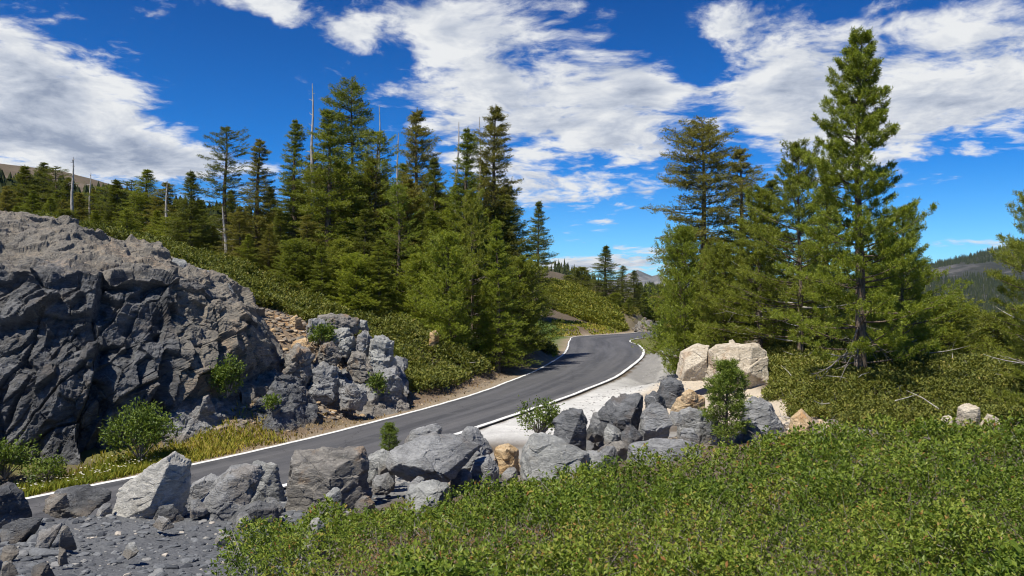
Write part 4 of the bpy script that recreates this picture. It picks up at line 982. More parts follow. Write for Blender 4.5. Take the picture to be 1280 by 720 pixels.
def scatter_stones(name, poly, n, smin, smax, mat, seed, label, flat=.55, power=3.0, sub=2, rad=None):
    rs = np.random.RandomState(seed); wp = poly
    xs = [p[0] for p in wp]; ys = [p[1] for p in wp]
    x = rs.uniform(min(xs), max(xs), n * 3); y = rs.uniform(min(ys), max(ys), n * 3)
    m = inside(x, y, wp) & (near_road(x, y) > .5); x, y = x[m][:n], y[m][:n]; n = len(x)
    s = smin + (smax - smin) * rs.rand(n) ** power
    z = hgt(x, y) + s * .12
    D, Fc = ICO[sub]
    base = []
    for k in range(12):
        N = unit(rs.normal(size=(9, 3))); off = rs.uniform(.55, .95, 9)
        q = np.clip(D @ N.T / off, 0, None); r = (q ** 20).sum(1) ** (-1 / 20); base.append(D * np.minimum(r, 1.15)[:, None])
    base = np.array(base)[rs.randint(0, 12, n)]
    a = rs.uniform(0, 2 * math.pi, n); c, sn = np.cos(a), np.sin(a)
    st = np.stack([rs.uniform(.7, 1.35, n), rs.uniform(.6, 1.1, n), rs.uniform(.5, 1.1, n) * flat], 1)
    b = base * st[:, None, :] * s[:, None, None]
    V = np.stack([b[..., 0] * c[:, None] - b[..., 1] * sn[:, None] + x[:, None], b[..., 0] * sn[:, None] + b[..., 1] * c[:, None] + y[:, None], b[..., 2] + z[:, None]], -1).reshape(-1, 3)
    Fq = (Fc[None] + (np.arange(n) * len(D))[:, None, None]).reshape(-1, 3)
    me = bulk(name, V, [Fq], M[mat], tint=np.repeat(np.clip(.5 + .25 * rs.normal(size=n), 0, 1), len(D)))
    tag(mobj(name, me), label, None, None, 'stuff')
def stone_mat(name, stops):
    m, n_, b = material(name)
    t = n_.new('ShaderNodeAttribute', attribute_name='tint').outputs['Fac']
    pos = n_.new('ShaderNodeNewGeometry').outputs['Position']
    f = n_.noise(pos, 22, 6, .7)
    n_.put(b.inputs['Base Color'], n_.mix(1.0, n_.ramp(t, stops), n_.ramp(f, [(.3, (.7, .7, .7)), (.7, (1.3, 1.3, 1.3))]), 'MULTIPLY'))
    n_.put(b.inputs['Normal'], n_.bump(f, .6, .02)); b.inputs['Roughness'].default_value = .9
    return m
M['grit'] = stone_mat('slate_grit', [(0, (.045, .05, .06)), (.4, (.11, .118, .13)), (.7, (.17, .178, .19)), (.9, (.30, .29, .27)), (1, (.42, .38, .33))])
M['rubble'] = stone_mat('rubble_stone', [(0, (.08, .075, .07)), (.4, (.18, .155, .13)), (.7, (.30, .24, .17)), (.88, (.42, .29, .16)), (1, (.48, .43, .36))])
M['chips'] = stone_mat('pale_chips', [(0, (.16, .155, .15)), (.5, (.30, .295, .285)), (1, (.46, .45, .43))])
gp_ = [(-15, 5), (-2.6, 7), (-2.4, 10), (-3.2, 13.5), (-2.6, 19), (1, 22), (-4, 24), (-9, 18.8), (-12.5, 15.2)]
scatter_stones('gravel', gp_, 9000, .012, .10, 'grit', 401, 'loose dark slate gravel covering the berm at bottom left', .5, 4.0)
scatter_stones('gravel', [(-15, 9), (-7.2, 9), (-6.6, 12), (-8.5, 14.6), (-13, 14.6)], 420, .05, .24, 'grit', 403, 'heap of broken dark slate pieces in the lower left corner', .5, 1.6, 3)
scatter_stones('gravel', [(-2, 18.5), (0, 19.5), (5, 21.5), (10, 23.5), (11, 27), (7, 26.5), (3, 25), (-2, 23.5)], 2600, .02, .20, 'rubble', 404, 'small rubble filling the gaps between the roadside boulders', .7, 3.0)
scatter_stones('rubble', zone_px([(190, 26.8), (300, 28), (400, 31.5), (490, 35.5), (440, 42), (365, 46), (335, 45), (325, 34), (250, 29)]), 5200, .015, .20, 'rubble', 405, 'brown grey rubble spilling down the gully left of the road', .6, 6.0)
scatter_stones('verge_chips', [(-12, 21.5), (-7.6, 29), (-4.2, 37), (-2, 43), (0.4, 52), (-1.2, 53), (-4.5, 42), (-7, 36), (-10, 29), (-13, 23.5)], 3500, .012, .07, 'rubble', 406, 'fine stones along the left road verge', .7, 2.5)
scatter_stones('verge_chips', [(1.2, 27), (5.5, 32), (11, 40), (17, 52), (18, 68), (12.6, 66), (8, 50), (3.6, 39), (-.2, 30)], 4200, .010, .06, 'chips', 407, 'pale stone chips scattered over the gravel pull-out', .6, 3.0)
def litter():
    rs = np.random.RandomState(41); tb = Tubes()
    for k in range(170):
        px = rs.uniform(540, 680) if k < 100 else rs.uniform(950, 1300); d = rs.uniform(44, 62) if k < 100 else rs.uniform(25, 44)
        x, y = xy(px, d); z = hz(x, y) + rs.uniform(.0, .5)
        if near_road(np.array([x]), np.array([y]))[0] < 1.5: continue
        a = rs.uniform(0, 6.28); l = rs.uniform(.3, 1.1); e = np.array([math.cos(a), math.sin(a), rs.uniform(-.2, .7)]) * l
        tb.add([(x, y, z), np.array([x, y, z]) + e * .5 + rs.normal(size=3) * .06, np.array([x, y, z]) + e], [.022, .016, .007], 4)
    tag(mobj('dead_sticks', tb.mesh('dead_sticks', M['dead'])), 'bleached dead sticks tangled in the undergrowth', None, None, 'stuff')
litter()
# ================================================================== conifers
def conifer(seed, H, prof, base=.06, dz=.34, nb=5, e_low=-.15, e_top=.6, upc=.18, lat=.40, tuft=.16, nl=.13, nw=.022, nn=8, gap=.08, droop=0.0, inner=.25, clump=0.0, trunk_r=None, dead_low=0.0, flat=.30, spread=.95, tintb=.40, jag=.45, lean=0.0, lat_step=.13, dead_zone=0.0, pom=0):
    """returns (trunk mesh, crown mesh): whorled limbs with side twigs carrying needle tufts"""
    rs = np.random.RandomState(seed); tb = Tubes()
    tr = trunk_r or H * .0135
    zt = np.linspace(0, H, 24); wob = np.stack([.10 * np.sin(zt * .5 + seed) * zt / H + lean * zt, .10 * np.cos(zt * .43 + seed) * zt / H, zt], 1)
    wob[0, 2] = -.4
    rad = tr * (1 - zt / H) ** .85 + .012; rad[0] *= 1.5; rad[1] *= 1.12
    tb.add(wob, rad, 9)
    axis = lambda z: np.array([np.interp(z, zt, wob[:, 0]), np.interp(z, zt, wob[:, 1]), z])
    TP, TD, TT = [], [], []
    z = H * base; az = rs.uniform(0, 6.28); pt, pr = zip(*prof)
    side_bias = rs.uniform(0, 6.28)
    while z < H * .985:
        t = z / H
        R0 = np.interp(t, pt, pr)
        wh = rs.uniform(1 - jag * .6, 1 + jag * .5)
        for k in range(nb):
            az += 2 * math.pi / nb + rs.uniform(-.35, .35)
            if rs.rand() < gap: continue
            L = R0 * wh * rs.uniform(1 - jag, 1.12)
            L *= 1 + .12 * math.cos(az - side_bias)
            if L < .12: L = .12
            dead = rs.rand() < dead_low * max(0, 1 - (t - base) / .45) or rs.rand() < dead_zone
            el = e_low + (e_top - e_low) * max(0, (t - .1) / .9) ** 1.2 + rs.uniform(-.14, .14)
            zb = z + rs.uniform(-.5, .5) * dz
            s = np.linspace(0, 1, 7)
            azw = az + .22 * rs.uniform(-1, 1) * s
            r_ = L * s * math.cos(el)
            pth = axis(min(zb, H)) + np.stack([np.cos(azw) * r_, np.sin(azw) * r_, L * (s * math.sin(el) + upc * s * s - droop * s * (1.3 - s))], 1)
            br = (.006 + .0105 * L) * (1 - s) ** .8 + .003
            tb.add(pth, br, 4, 1 if dead else 0)
            if dead:
                for q in range(rs.randint(2, 5)):
                    u = rs.uniform(.35, .95); p0 = np.array([np.interp(u, s, pth[:, c]) for c in range(3)]); dv = unit(rs.normal(size=3) + np.array([math.cos(az), math.sin(az), 0])) * L * rs.uniform(.12, .3)
                    tb.add([p0, p0 + dv * .5 + rs.normal(size=3) * .02, p0 + dv], [.008, .006, .003], 3, 1)
                continue
            d0 = unit(pth[-1] - pth[0])
            u = inner
            while u < 1.0:
                p0 = np.array([np.interp(u, s, pth[:, c]) for c in range(3)])
                for sg in (-1, 1):
                    ll = L * lat * (1.12 - u) * rs.uniform(.6, 1.2) + .10
                    a2 = az + sg * rs.uniform(.65, 1.15)
                    dv = np.array([math.cos(a2), math.sin(a2), (rs.uniform(-.25, .4) * (1 - flat) + .18 * upc * 4 - droop * .6)])
                    if pom:      # brush of needles gathered at the twig end
                        for q in range(pom):
                            f = 1 - .55 * rs.rand() ** 1.3
                            TP.append(p0 + dv * ll * f + rs.normal(size=3) * np.array([.055, .055, .05]) + np.array([0, 0, .06 * f])); TD.append(dv * .6 + d0 * .5 + np.array([0, 0, .55])); TT.append(tintb + .22 * f - .06 + rs.normal() * .05)
                        continue
                    m = max(1, int(ll / tuft))
                    for q in range(m + 1):
                        f = (q + rs.uniform(.3, 1)) / (m + 1)
                        if clump and f < clump: continue
                        TP.append(p0 + dv * ll * f + rs.normal(size=3) * np.array([.04, .04, .05 + .03 * L])); TD.append(dv * .8 + d0 * .4 + np.array([0, 0, .3])); TT.append(tintb + .16 * f * (u + .2) + rs.normal() * .05)
                if u > .4:
                    TP.append(p0 + rs.normal(size=3) * .03); TD.append(d0 + np.array([0, 0, .25])); TT.append(tintb + .1 * u)
                u += lat_step * rs.uniform(.7, 1.3) * min(1.6, max(.6, 1.1 / max(L, .35)))
            TP.append(pth[-1]); TD.append(d0 + np.array([0, 0, .4])); TT.append(tintb + .2)
        z += dz * rs.uniform(.7, 1.3) * (1 - .35 * t)
    for q in range(8): TP.append(axis(H - .5 + q * .075)); TD.append(np.array([0, 0, 1.0])); TT.append(tintb + .15)
    TP, TD, TT = np.array(TP), unit(np.array(TD)), np.array(TT)
    n = len(TP)
    Dv = unit(TD[:, None, :] * .75 + spread * unit(rs.normal(size=(n, nn, 3))))
    P = TP[:, None, :] + TD[:, None, :] * (rs.uniform(-.6, .5, (n, nn, 1)) * tuft)
    L = nl * rs.uniform(.65, 1.2, (n, nn))
    sd = unit(np.cross(Dv, rs.normal(size=(n, nn, 3)))) * nw * .5
    tip = P + Dv * L[..., None]
    mid = P + Dv * (L * .45)[..., None]
    V = np.stack([P, mid + sd, tip, mid - sd], 2).reshape(-1, 3)
    T = np.clip(np.repeat(TT, nn) + .10 * rs.normal(size=n * nn), 0, 1)
    crown = bulk('crown', V, [np.arange(n * nn * 4).reshape(-1, 4)], M['needle'], tint=np.repeat(T, 4))
    trunk = tb.mesh('trunk', [M['bark'], M['dead']])
    return trunk, crown, H

cone = [(0, .95), (.10, 1.0), (.3, .85), (.6, .52), (.85, .22), (1, .05)]
sc = lambda p, k: [(a, b * k) for a, b in p]
PROTO = {}
haze_on = True
PROTO['fir_a'] = conifer(1, 14, sc(cone, 2.5), .04, .33, 6, -.22, .45, .12, nw=.030, nl=.12, nn=8, gap=.05, tuft=.20)
PROTO['fir_b'] = conifer(2, 15, sc([(0, .8), (.12, 1), (.4, .82), (.65, .6), (.82, .36), (1, .06)], 2.2), .05, .36, 6, -.25, .4, .10, nw=.030, nl=.12, nn=8, gap=.10, tuft=.20, jag=.55)
PROTO['pine_a'] = conifer(3, 15, sc([(0, .6), (.15, .95), (.4, 1), (.6, .8), (.8, .55), (.93, .38), (1, .1)], 2.7), .10, .46, 5, -.1, .55, .22, nw=.030, nl=.135, nn=12, gap=.16, clump=.35, inner=.4, dead_low=.35, jag=.6, spread=1.0, tuft=.20)
PROTO['pine_b'] = conifer(4, 16, sc([(0, .3), (.2, .7), (.35, .95), (.55, .8), (.7, .85), (.85, .62), (.95, .4), (1, .15)], 2.6), .12, .44, 5, -.2, .4, .16, nw=.030, nl=.13, nn=12, gap=.22, clump=.3, inner=.4, dead_low=.5, jag=.65, spread=1.0, tuft=.20)
PROTO['hemlock'] = conifer(5, 15, sc([(0, .8), (.2, .95), (.45, .75), (.7, .5), (.88, .34), (1, .08)], 2.5), .06, .36, 6, -.30, .3, .12, nw=.028, nl=.12, nn=10, gap=.18, droop=.10, jag=.65, tuft=.22, dead_low=.3, dead_zone=.08)
PROTO['spire'] = conifer(6, 16, sc([(0, .7), (.2, .9), (.5, .6), (.75, .38), (.9, .26), (1, .06)], 2.5), .05, .36, 6, -.3, .3, .10, nw=.028, nl=.12, nn=10, gap=.18, jag=.6, tuft=.20, dead_low=.25, dead_zone=.05)
PROTO['bushy'] = conifer(7, 8, sc([(0, .85), (.15, 1.05), (.45, .95), (.7, .7), (.88, .4), (1, .12)], 2.3), .03, .30, 6, .0, .75, .26, nw=.030, nl=.13, nn=11, gap=.08, clump=.2, jag=.5, tuft=.20, spread=1.0, tintb=.46)
PROTO['red_fir'] = conifer(8, 15, sc([(0, .6), (.1, .85), (.3, .95), (.55, .85), (.72, .9), (.85, .78), (.94, .52), (1, .22)], 2.5), .07, .42, 6, -.28, .30, .10, nw=.028, nl=.12, nn=10, gap=.08, jag=.5, tuft=.18, dead_low=.15)
PROTO['wide_pine'] = conifer(9, 11, sc([(0, .9), (.12, 1.05), (.35, 1.0), (.55, .8), (.75, .55), (.9, .3), (1, .08)], 3.3), .08, .42, 5, -.05, .6, .22, nw=.028, nl=.14, nn=13, gap=.12, inner=.34, dead_low=.35, pom=4, lat_step=.16, jag=.55, spread=1.05, tuft=.19, tintb=.44)
PROTO['hero_pine'] = conifer(10, 12.8, sc([(0, .6), (.10, 1.0), (.22, 1.0), (.36, .9), (.5, .66), (.64, .54), (.78, .44), (.9, .32), (.97, .2), (1, .1)], 3.0), .07, .42, 6, -.06, .55, .24, nw=.021, nl=.135, nn=19, gap=.16, inner=.36, dead_low=.10, pom=6, lat_step=.22, jag=.45, spread=1.1, tuft=.15, trunk_r=.23, tintb=.42, lat=.36)
PROTO['side_pine'] = conifer(11, 9, sc([(0, .7), (.15, 1), (.4, .95), (.6, .75), (.8, .5), (1, .12)], 3.0), .08, .36, 5, -.12, .6, .22, nw=.021, nl=.14, nn=14, gap=.14, inner=.36, dead_low=.3, pom=5, lat_step=.20, jag=.5, spread=1.1, tuft=.16)
PROTO['sapling'] = conifer(12, 2.0, sc([(0, .8), (.2, 1.0), (.5, .8), (.8, .5), (1, .2)], .62), .08, .17, 5, .25, .95, .25, nw=.018, nl=.11, nn=11, gap=.10, pom=3, inner=.45, jag=.5, spread=1.0, tuft=.07, trunk_r=.03, tintb=.52, lat=.45)
PROTO['far'] = conifer(13, 12, sc(cone, 2.1), .04, .62, 5, -.2, .45, .12, nw=.10, nl=.34, nn=5, gap=.08, tuft=.42, lat_step=.26)
PROTO['far_pine'] = conifer(14, 12, sc([(0, .6), (.2, 1), (.5, .8), (.8, .5), (1, .12)], 2.0), .08, .7, 5, -.1, .5, .2, nw=.10, nl=.34, nn=5, gap=.15, tuft=.42, lat_step=.28, jag=.6)
_matcache = {}
def crown_mesh(p, mat):
    """same crown mesh in another foliage material (material slots belong to the mesh)"""
    k = (p, mat)
    if k not in _matcache:
        me = PROTO[p][1]
        if mat != 'needle': me = me.copy(); me.materials.clear(); me.materials.append(M[mat])
        _matcache[k] = me
    return _matcache[k]

_tr = np.random.RandomState(99)
def tree(name, px, d, top, proto, label, mat='needle', wide=1.0, base=None, group=None, cat='tree', rz=None, lean=0.0, tpx=None):
    x, y = xy(px, d); z = hz(x, y) if base is None else at(px, base, d)[2]
    zt = at(px, top, d)[2]
    tm, cm, H = PROTO[proto]; s = max(zt - z, .3) / H
    if proto not in ('hero_pine', 'side_pine', 'sapling'): wide = wide * min(max(1.95 - .6 * s, 1.28), 1.7)
    r = empty(name, (x, y, z), _tr.uniform(0, 6.28) if rz is None else rz)
    sx = s * wide; sx = min(max(sx, .55 * s ** .5 * wide), 1.6)
    r.scale = (sx, sx, s)
    tag(r, label, cat, group)
    mobj('trunk', tm, r); mobj('crown', crown_mesh(proto, mat), r)
    return r

g1 = 'conifers on the left bank'; g2 = 'conifers behind the cliff'; g3 = 'conifers right of the road'; g4 = 'distant conifers beyond the bend'
T = tree
# left stand, front and back
T('fir_tree', 238, 58, 213, 'fir_a', 'dense dark conical fir directly above the cliff rim, left of the open topped pine', 'needle_dark', 1.1, group=g1)
T('pine_tree', 281, 62, 160, 'pine_b', 'open topped pine with clumped crown, leftmost of the tall trees', 'needle_dark', 1.0, group=g1)
T('fir_tree', 322, 58, 174, 'spire', 'narrow pointed conifer between the open topped pine and the first white snag', 'needle_dusty', 1.1, group=g1)
T('pine_tree', 368, 61, 150, 'spire', 'slim conifer immediately left of the tallest white snag', 'needle', .95, group=g1)
T('fir_tree', 410, 56, 138, 'fir_b', 'broad dense fir in front of the tallest white snag', 'needle', 1.15, group=g1)
T('pine_tree', 440, 67, 99, 'red_fir', 'tallest pine of the left stand, rising above all others', 'needle', .78, group=g1)
T('pine_tree', 470, 58, 166, 'pine_a', 'yellow green pine just right of the tallest left pine', 'needle', 1.0, group=g1)
T('hemlock_tree', 521, 69, 137, 'hemlock', 'sparse grey green hemlock with thin top in the middle of the left stand', 'needle_dusty', 1.0, group=g1)
T('fir_tree', 542, 60, 198, 'fir_b', 'dark fir right of the sparse grey green hemlock', 'needle_dark', .9, group=g1)
T('pine_tree', 583, 57, 161, 'spire', 'slim pointed green pine right of the leaning white snag', 'needle', .95, group=g1)
T('pine_tree', 619, 61, 133, 'hemlock', 'tall open pine with spaced branches at the right end of the left stand', 'needle_dusty', .95, group=g1)
T('pine_tree', 562, 49.5, 292, 'bushy', 'bushy bright green pine at the front of the left stand above the bank', 'needle_bright', .78, base=452, group=g1)
T('pine_tree', 622, 51.5, 272, 'fir_a', 'dense green conifer reaching to the ground at the right front corner of the left stand', 'needle_bright', .82, group=g1)
T('pine_tree', 590, 53, 240, 'wide_pine', 'full crowned pine between the bushy pine and the right corner of the left stand', 'needle', .58, group=g1)
T('pine_tree', 498, 55, 232, 'pine_a', 'mid height pine with yellowish foliage near the front, below the sparse hemlock', 'needle_bright', .8, group=g1)
T('pine_tree', 520, 52, 318, 'bushy', 'small light green pine left of the bushy front pine', 'needle_bright', .9, group=g1)
T('fir_tree', 455, 54, 262, 'fir_b', 'mid height dark fir in front of the yellow green pine', 'needle_dark', 1.1, group=g1)
T('fir_tree', 350, 56, 262, 'fir_a', 'short dense fir under the slim conifer by the snag', 'needle_dark', 1.1, group=g1)
T('fir_tree', 384, 54, 268, 'hemlock', 'short shaggy hemlock at the foot of the broad dense fir', 'needle_dusty', 1.3, group=g1)
T('fir_tree', 300, 56, 258, 'hemlock', 'short grey green conifer below the open topped pine', 'needle_dusty', 1.3, group=g1)
T('fir_tree', 266, 60, 282, 'fir_b', 'small dark fir between the dense conical fir and the open topped pine', 'needle_dark', 1.2, group=g1)
T('pine_tree', 425, 53, 300, 'bushy', 'low rounded pine at the shrub edge below the tallest pine', 'needle', 1.0, group=g1)
T('pine_tree', 648, 57, 322, 'bushy', 'small round pine at the right edge of the left stand, nearest the bend', 'needle', .9, group=g1)
T('fir_tree', 478, 64, 215, 'fir_a', 'dark fir showing through the gap behind the yellow green pine', 'needle_dark', .9, group=g1)
T('fir_tree', 604, 66, 205, 'fir_b', 'dark fir behind the slim pointed pine and the tall open pine', 'needle_dark', 1.0, group=g1)
T('fir_tree', 392, 66, 190, 'hemlock', 'sparse conifer behind the base of the tallest white snag', 'needle_dusty', 1.0, group=g1)
T('fir_tree', 560, 66, 240, 'fir_a', 'dark fir in the shade behind the leaning white snag', 'needle_dark', 1.0, group=g1)
T('fir_tree', 673, 104, 252, 'fir_b', 'lone dark fir standing apart right of the left stand', 'needle_dark', .95, group=g1)
# wood behind the cliff
for k, (px, d, top, pr, mt, lab) in enumerate([
    (-60, 92, 215, 'fir_a', 'needle_dark', 'dark fir beyond the left photo edge behind the cliff'), (-20, 88, 228, 'fir_b', 'needle', 'green fir cut by the left photo edge behind the cliff'),
    (8, 95, 232, 'hemlock', 'needle_dusty', 'thin grey hemlock nearest the left photo edge'), (30, 100, 206, 'fir_a', 'needle_dark', 'dark fir, left one of the highest clump on the far left hill'), (54, 102, 203, 'fir_b', 'needle_dark', 'dark fir crowning the far left clump, right one of its highest pair'),
    (70, 98, 209, 'pine_b', 'needle_dark', 'dark pine with flat ragged top in the far left clump'), (40, 84, 238, 'fir_b', 'needle', 'yellow green fir in front of the far left clump'), (62, 84, 246, 'fir_a', 'needle', 'pale green young fir right below the flat ragged pine'),
    (84, 94, 222, 'spire', 'needle_dark', 'small dark spire left of the white far snag'), (98, 82, 240, 'hemlock', 'needle_dusty', 'grey shaggy hemlock under the white far snag'), (116, 86, 236, 'spire', 'needle_dusty', 'thin dusty spire right of the white far snag'),
    (134, 84, 232, 'pine_b', 'needle', 'yellowish pine with broken crown in the middle of the wood behind the cliff'), (146, 80, 224, 'fir_a', 'needle_dark', 'pointed dark fir over the middle of the cliff rim'), (165, 84, 226, 'pine_b', 'needle_dark', 'small topped dark pine next to the blue sky gap'),
    (184, 78, 212, 'fir_b', 'needle', 'tall pointed fir at the right end of the wood behind the cliff'), (208, 76, 228, 'hemlock', 'needle_dusty', 'sparse grey conifer beside the dense conical fir'), (118, 74, 262, 'fir_a', 'needle', 'low green fir just over the cliff rim, centre left'),
    (158, 72, 262, 'fir_b', 'needle', 'low green fir just over the cliff rim, centre'), (196, 70, 262, 'fir_a', 'needle', 'low green fir just over the cliff rim, right'), (20, 78, 258, 'fir_b', 'needle', 'low green fir over the cliff rim near the left edge'),
    (78, 76, 262, 'bushy', 'needle_dark', 'round dark young pine over the cliff rim below the white far snag'), (216, 66, 272, 'bushy', 'needle', 'round young pine left of the dense conical fir')]):
    T('fir_tree' if pr.startswith(('fir', 'spire', 'hem')) else 'pine_tree', px, d, top, pr, lab, mt, 1.5, group=g2)
for k in range(22):
    px = -70 + 14 * k + _tr.uniform(-6, 6)
    T('fir_tree', px, _tr.uniform(84, 112), 236 + .06 * px + _tr.uniform(-6, 20), ('fir_a', 'fir_b', 'hemlock', 'spire')[k % 4], 'conifer in the thick of the wood behind the cliff', ('needle_dark', 'needle', 'needle_dusty')[k % 3], 1.35, group='conifers in the thick of the wood behind the cliff')
# right group
T('fir_tree', 879, 52, 150, 'red_fir', 'tall dense fir with broad rounded top right of the road', 'needle_dusty', 1.05, group=g3)
T('hemlock_tree', 926, 56, 184, 'hemlock', 'thin hemlock behind, right of the broad topped fir', 'needle_dusty', 1.0, group=g3)
T('pine_tree', 856, 47, 284, 'bushy', 'bushy green pine at the road side, in front of the broad topped fir', 'needle_bright', .62, group=g3)
T('pine_tree', 905, 45, 305, 'bushy', 'low bushy pine behind the granite boulders', 'needle', .72, group=g3)
T('pine_tree', 950, 43, 238, 'wide_pine', 'wide pine with pale bare twigs above the largest granite boulder', 'needle', .75, group=g3)
T('pine_tree', 1000, 40.5, 183, 'wide_pine', 'wide branched pine with bare lower limbs left of the tallest pine', 'needle', .72, group=g3, rz=1.0)
T('fir_tree', 965, 54, 225, 'fir_b', 'dark conifer behind the two wide pines', 'needle_dark', 1.1, group=g3)
T('pine_tree', 1034, 46, 215, 'fir_a', 'dense green conifer behind and left of the tallest pine', 'needle', 1.1, group=g3)
T('fir_tree', 886, 60, 300, 'fir_a', 'dark fir deep in the right group behind the low bushy pine', 'needle_dark', 1.3, group=g3)
T('fir_tree', 930, 62, 310, 'fir_a', 'dark fir in the gap behind the wide pine with pale twigs', 'needle_dark', 1.3, group=g3)
T('fir_tree', 1010, 58, 300, 'fir_b', 'dark fir behind the bare lower limbs of the wide branched pine', 'needle_dark', 1.4, group=g3)
hero = T('pine_tree', 1075, 29, 47, 'hero_pine', 'tallest pine at right with a long visible trunk and brushy tips', 'needle_bright', .92, group=g3, rz=2.2, base=478)
T('pine_tree', 1128, 33, 262, 'side_pine', 'broad pine crowding the tallest pine on its right side', 'needle_bright', .95, group=g3, base=500, rz=.4)
T('pine_tree', 1110, 38, 300, 'side_pine', 'darker pine behind the tallest trunk, lower half', 'needle', 1.0, group=g3, base=490, rz=3.0)
T('pine_tree', 1178, 40, 372, 'bushy', 'low green pine right of the broad pine, below the far mountain', 'needle', 1.1, group=g3, base=500)
T('fir_tree', 1212, 44, 382, 'fir_b', 'thin young fir in the low trees below the far mountain', 'needle', 1.2, group=g3, base=505)
T('pine_tree', 1245, 42, 392, 'bushy', 'low dark pine below the far mountain near the right edge', 'needle_dark', 1.2, group=g3, base=505)
T('pine_tree', 1318, 24, 215, 'side_pine', 'pine with its trunk outside the right photo edge and branches reaching in', 'needle', .8, group=g3, base=540, rz=1.3)
T('pine_tree', 1286, 27, 395, 'side_pine', 'gnarled low pine with bare twisted limbs at the right photo edge', 'needle', .9, group=g3, base=530, rz=5.1)
T('fir_tree', 1196, 62, 398, 'fir_a', 'dark fir down the slope left of the thin young fir', 'needle_dark', 1.3, group=g3, base=500)
T('fir_tree', 1262, 66, 396, 'fir_b', 'dark fir down the slope behind the low dark pine', 'needle_dark', 1.3, group=g3, base=500)
# beyond the bend
for px, d, top, pr, mt, lab in [
    (757, 132, 306, 'fir_a', 'needle_dark', 'pointed fir on the knoll, tallest of the trees beyond the bend'), (728, 138, 334, 'bushy', 'needle_dark', 'round topped small pine on the knoll left of the pointed fir'), (712, 140, 344, 'bushy', 'needle_dark', 'tiny round pine at the left end of the knoll'),
    (778, 138, 332, 'spire', 'needle_dark', 'slim fir just right of the pointed fir on the knoll'), (793, 145, 338, 'fir_b', 'needle_dark', 'second slim fir right of the pointed fir, its top close to the blue mountain'), (768, 128, 366, 'bushy', 'needle', 'low pine at the foot of the pointed fir'),
    (806, 150, 366, 'far', 'needle', 'low tree at the left end of the row behind the far road'), (818, 152, 370, 'far_pine', 'needle', 'low tree in the middle of the row behind the far road'), (830, 150, 364, 'far', 'needle_dark', 'darker low tree at the right end of the row behind the far road'),
    (786, 126, 372, 'fir_a', 'needle', 'small fir above the rocky knob'), (845, 120, 350, 'fir_b', 'needle', 'green fir partly hidden behind the roadside bushy pine'), (800, 175, 360, 'far', 'needle_dark', 'dark distant fir over the far road, leftmost'), (824, 185, 356, 'far', 'needle_dark', 'dark distant fir over the far road, under the blue mountain')]:
    T('fir_tree' if pr in ('far', 'fir_a', 'fir_b', 'spire') else 'pine_tree', px, d, top, pr, lab, mt, 1.45, group=g4)
# saplings among the boulders
g5 = 'pine saplings among the boulders'
T('pine_sapling', 487, 21.0, 531, 'sapling', 'tiny bright green sapling against the asphalt above the boulders', 'bush', 1.2, base=566, group=g5, cat='sapling')
T('pine_sapling', 908, 21.2, 458, 'sapling', 'young pine sapling in front of the granite boulders, tallest of the saplings', 'bush', 1.05, base=552, group=g5, cat='sapling')

for k in range(26):          # the slope falling away behind the tall right pine
    px, d = _tr.uniform(985, 1400), _tr.uniform(62, 150)
    T('fir_tree', px, d, HOR + _tr.uniform(14, 46) if px > 1130 else HOR - _tr.uniform(0, 60), 'far' if d > 85 else 'fir_a', 'dark conifer in the thick of the wood falling away behind the tall right pines', 'needle_dark', 1.2, group='conifers on the falling slope')
for k, (px, d, top, pr, mt, lab) in enumerate([(310, 53, 292, 'fir_a', 'needle', 'low leafy fir at the shrub edge under the narrow pointed conifer'), (336, 54, 284, 'fir_b', 'needle_dusty', 'low shaggy fir between the narrow pointed conifer and the slim conifer'), (368, 52, 300, 'bushy', 'needle', 'low rounded pine under the slim conifer by the snag'),
    (402, 51, 306, 'fir_a', 'needle', 'low green fir at the shrub edge under the broad dense fir'), (444, 51, 318, 'bushy', 'needle_bright', 'low pale pine at the shrub edge under the yellow green pine'), (474, 51, 300, 'fir_b', 'needle', 'leafy fir half way between the yellow green pine and the bushy front pine'),
    (540, 56, 262, 'fir_a', 'needle', 'full fir rising right behind the bushy front pine'), (575, 58, 232, 'pine_a', 'needle_bright', 'yellowish pine filling the middle of the right half of the left stand'), (635, 62, 232, 'fir_b', 'needle', 'fir filling the gap below the tall open pine at its right'), (287, 66, 236, 'fir_a', 'needle_dark', 'dark fir behind the trunk of the open topped pine'),
    (338, 68, 232, 'fir_a', 'needle_dark', 'dark fir behind the narrow pointed conifer, right side'), (252, 72, 250, 'fir_b', 'needle', 'fir in the second row between the dense conical fir and the open topped pine'), (425, 72, 196, 'fir_a', 'needle_dark', 'dark fir behind the broad dense fir, its top in the gap'), (505, 72, 205, 'fir_b', 'needle', 'fir in the second row behind the sparse hemlock')]):
    T('fir_tree' if pr.startswith('fir') else 'pine_tree', px, d, top, pr, lab, mt, 1.15, group=g1)
for k in range(20):
    px = 345 + 15 * k + _tr.uniform(-6, 6)
    T('fir_tree', px, _tr.uniform(57, 74), np.interp(px, [340, 420, 500, 560, 640], [235, 190, 215, 225, 250]) + _tr.uniform(-14, 34), ('fir_a', 'spire', 'fir_b', 'hemlock')[k % 4], 'conifer in the thick of the left stand, its trunk hidden by the trees in front', ('needle', 'needle_dark', 'needle_dusty')[k % 3], 1.15, group='conifers in the thick of the left stand')
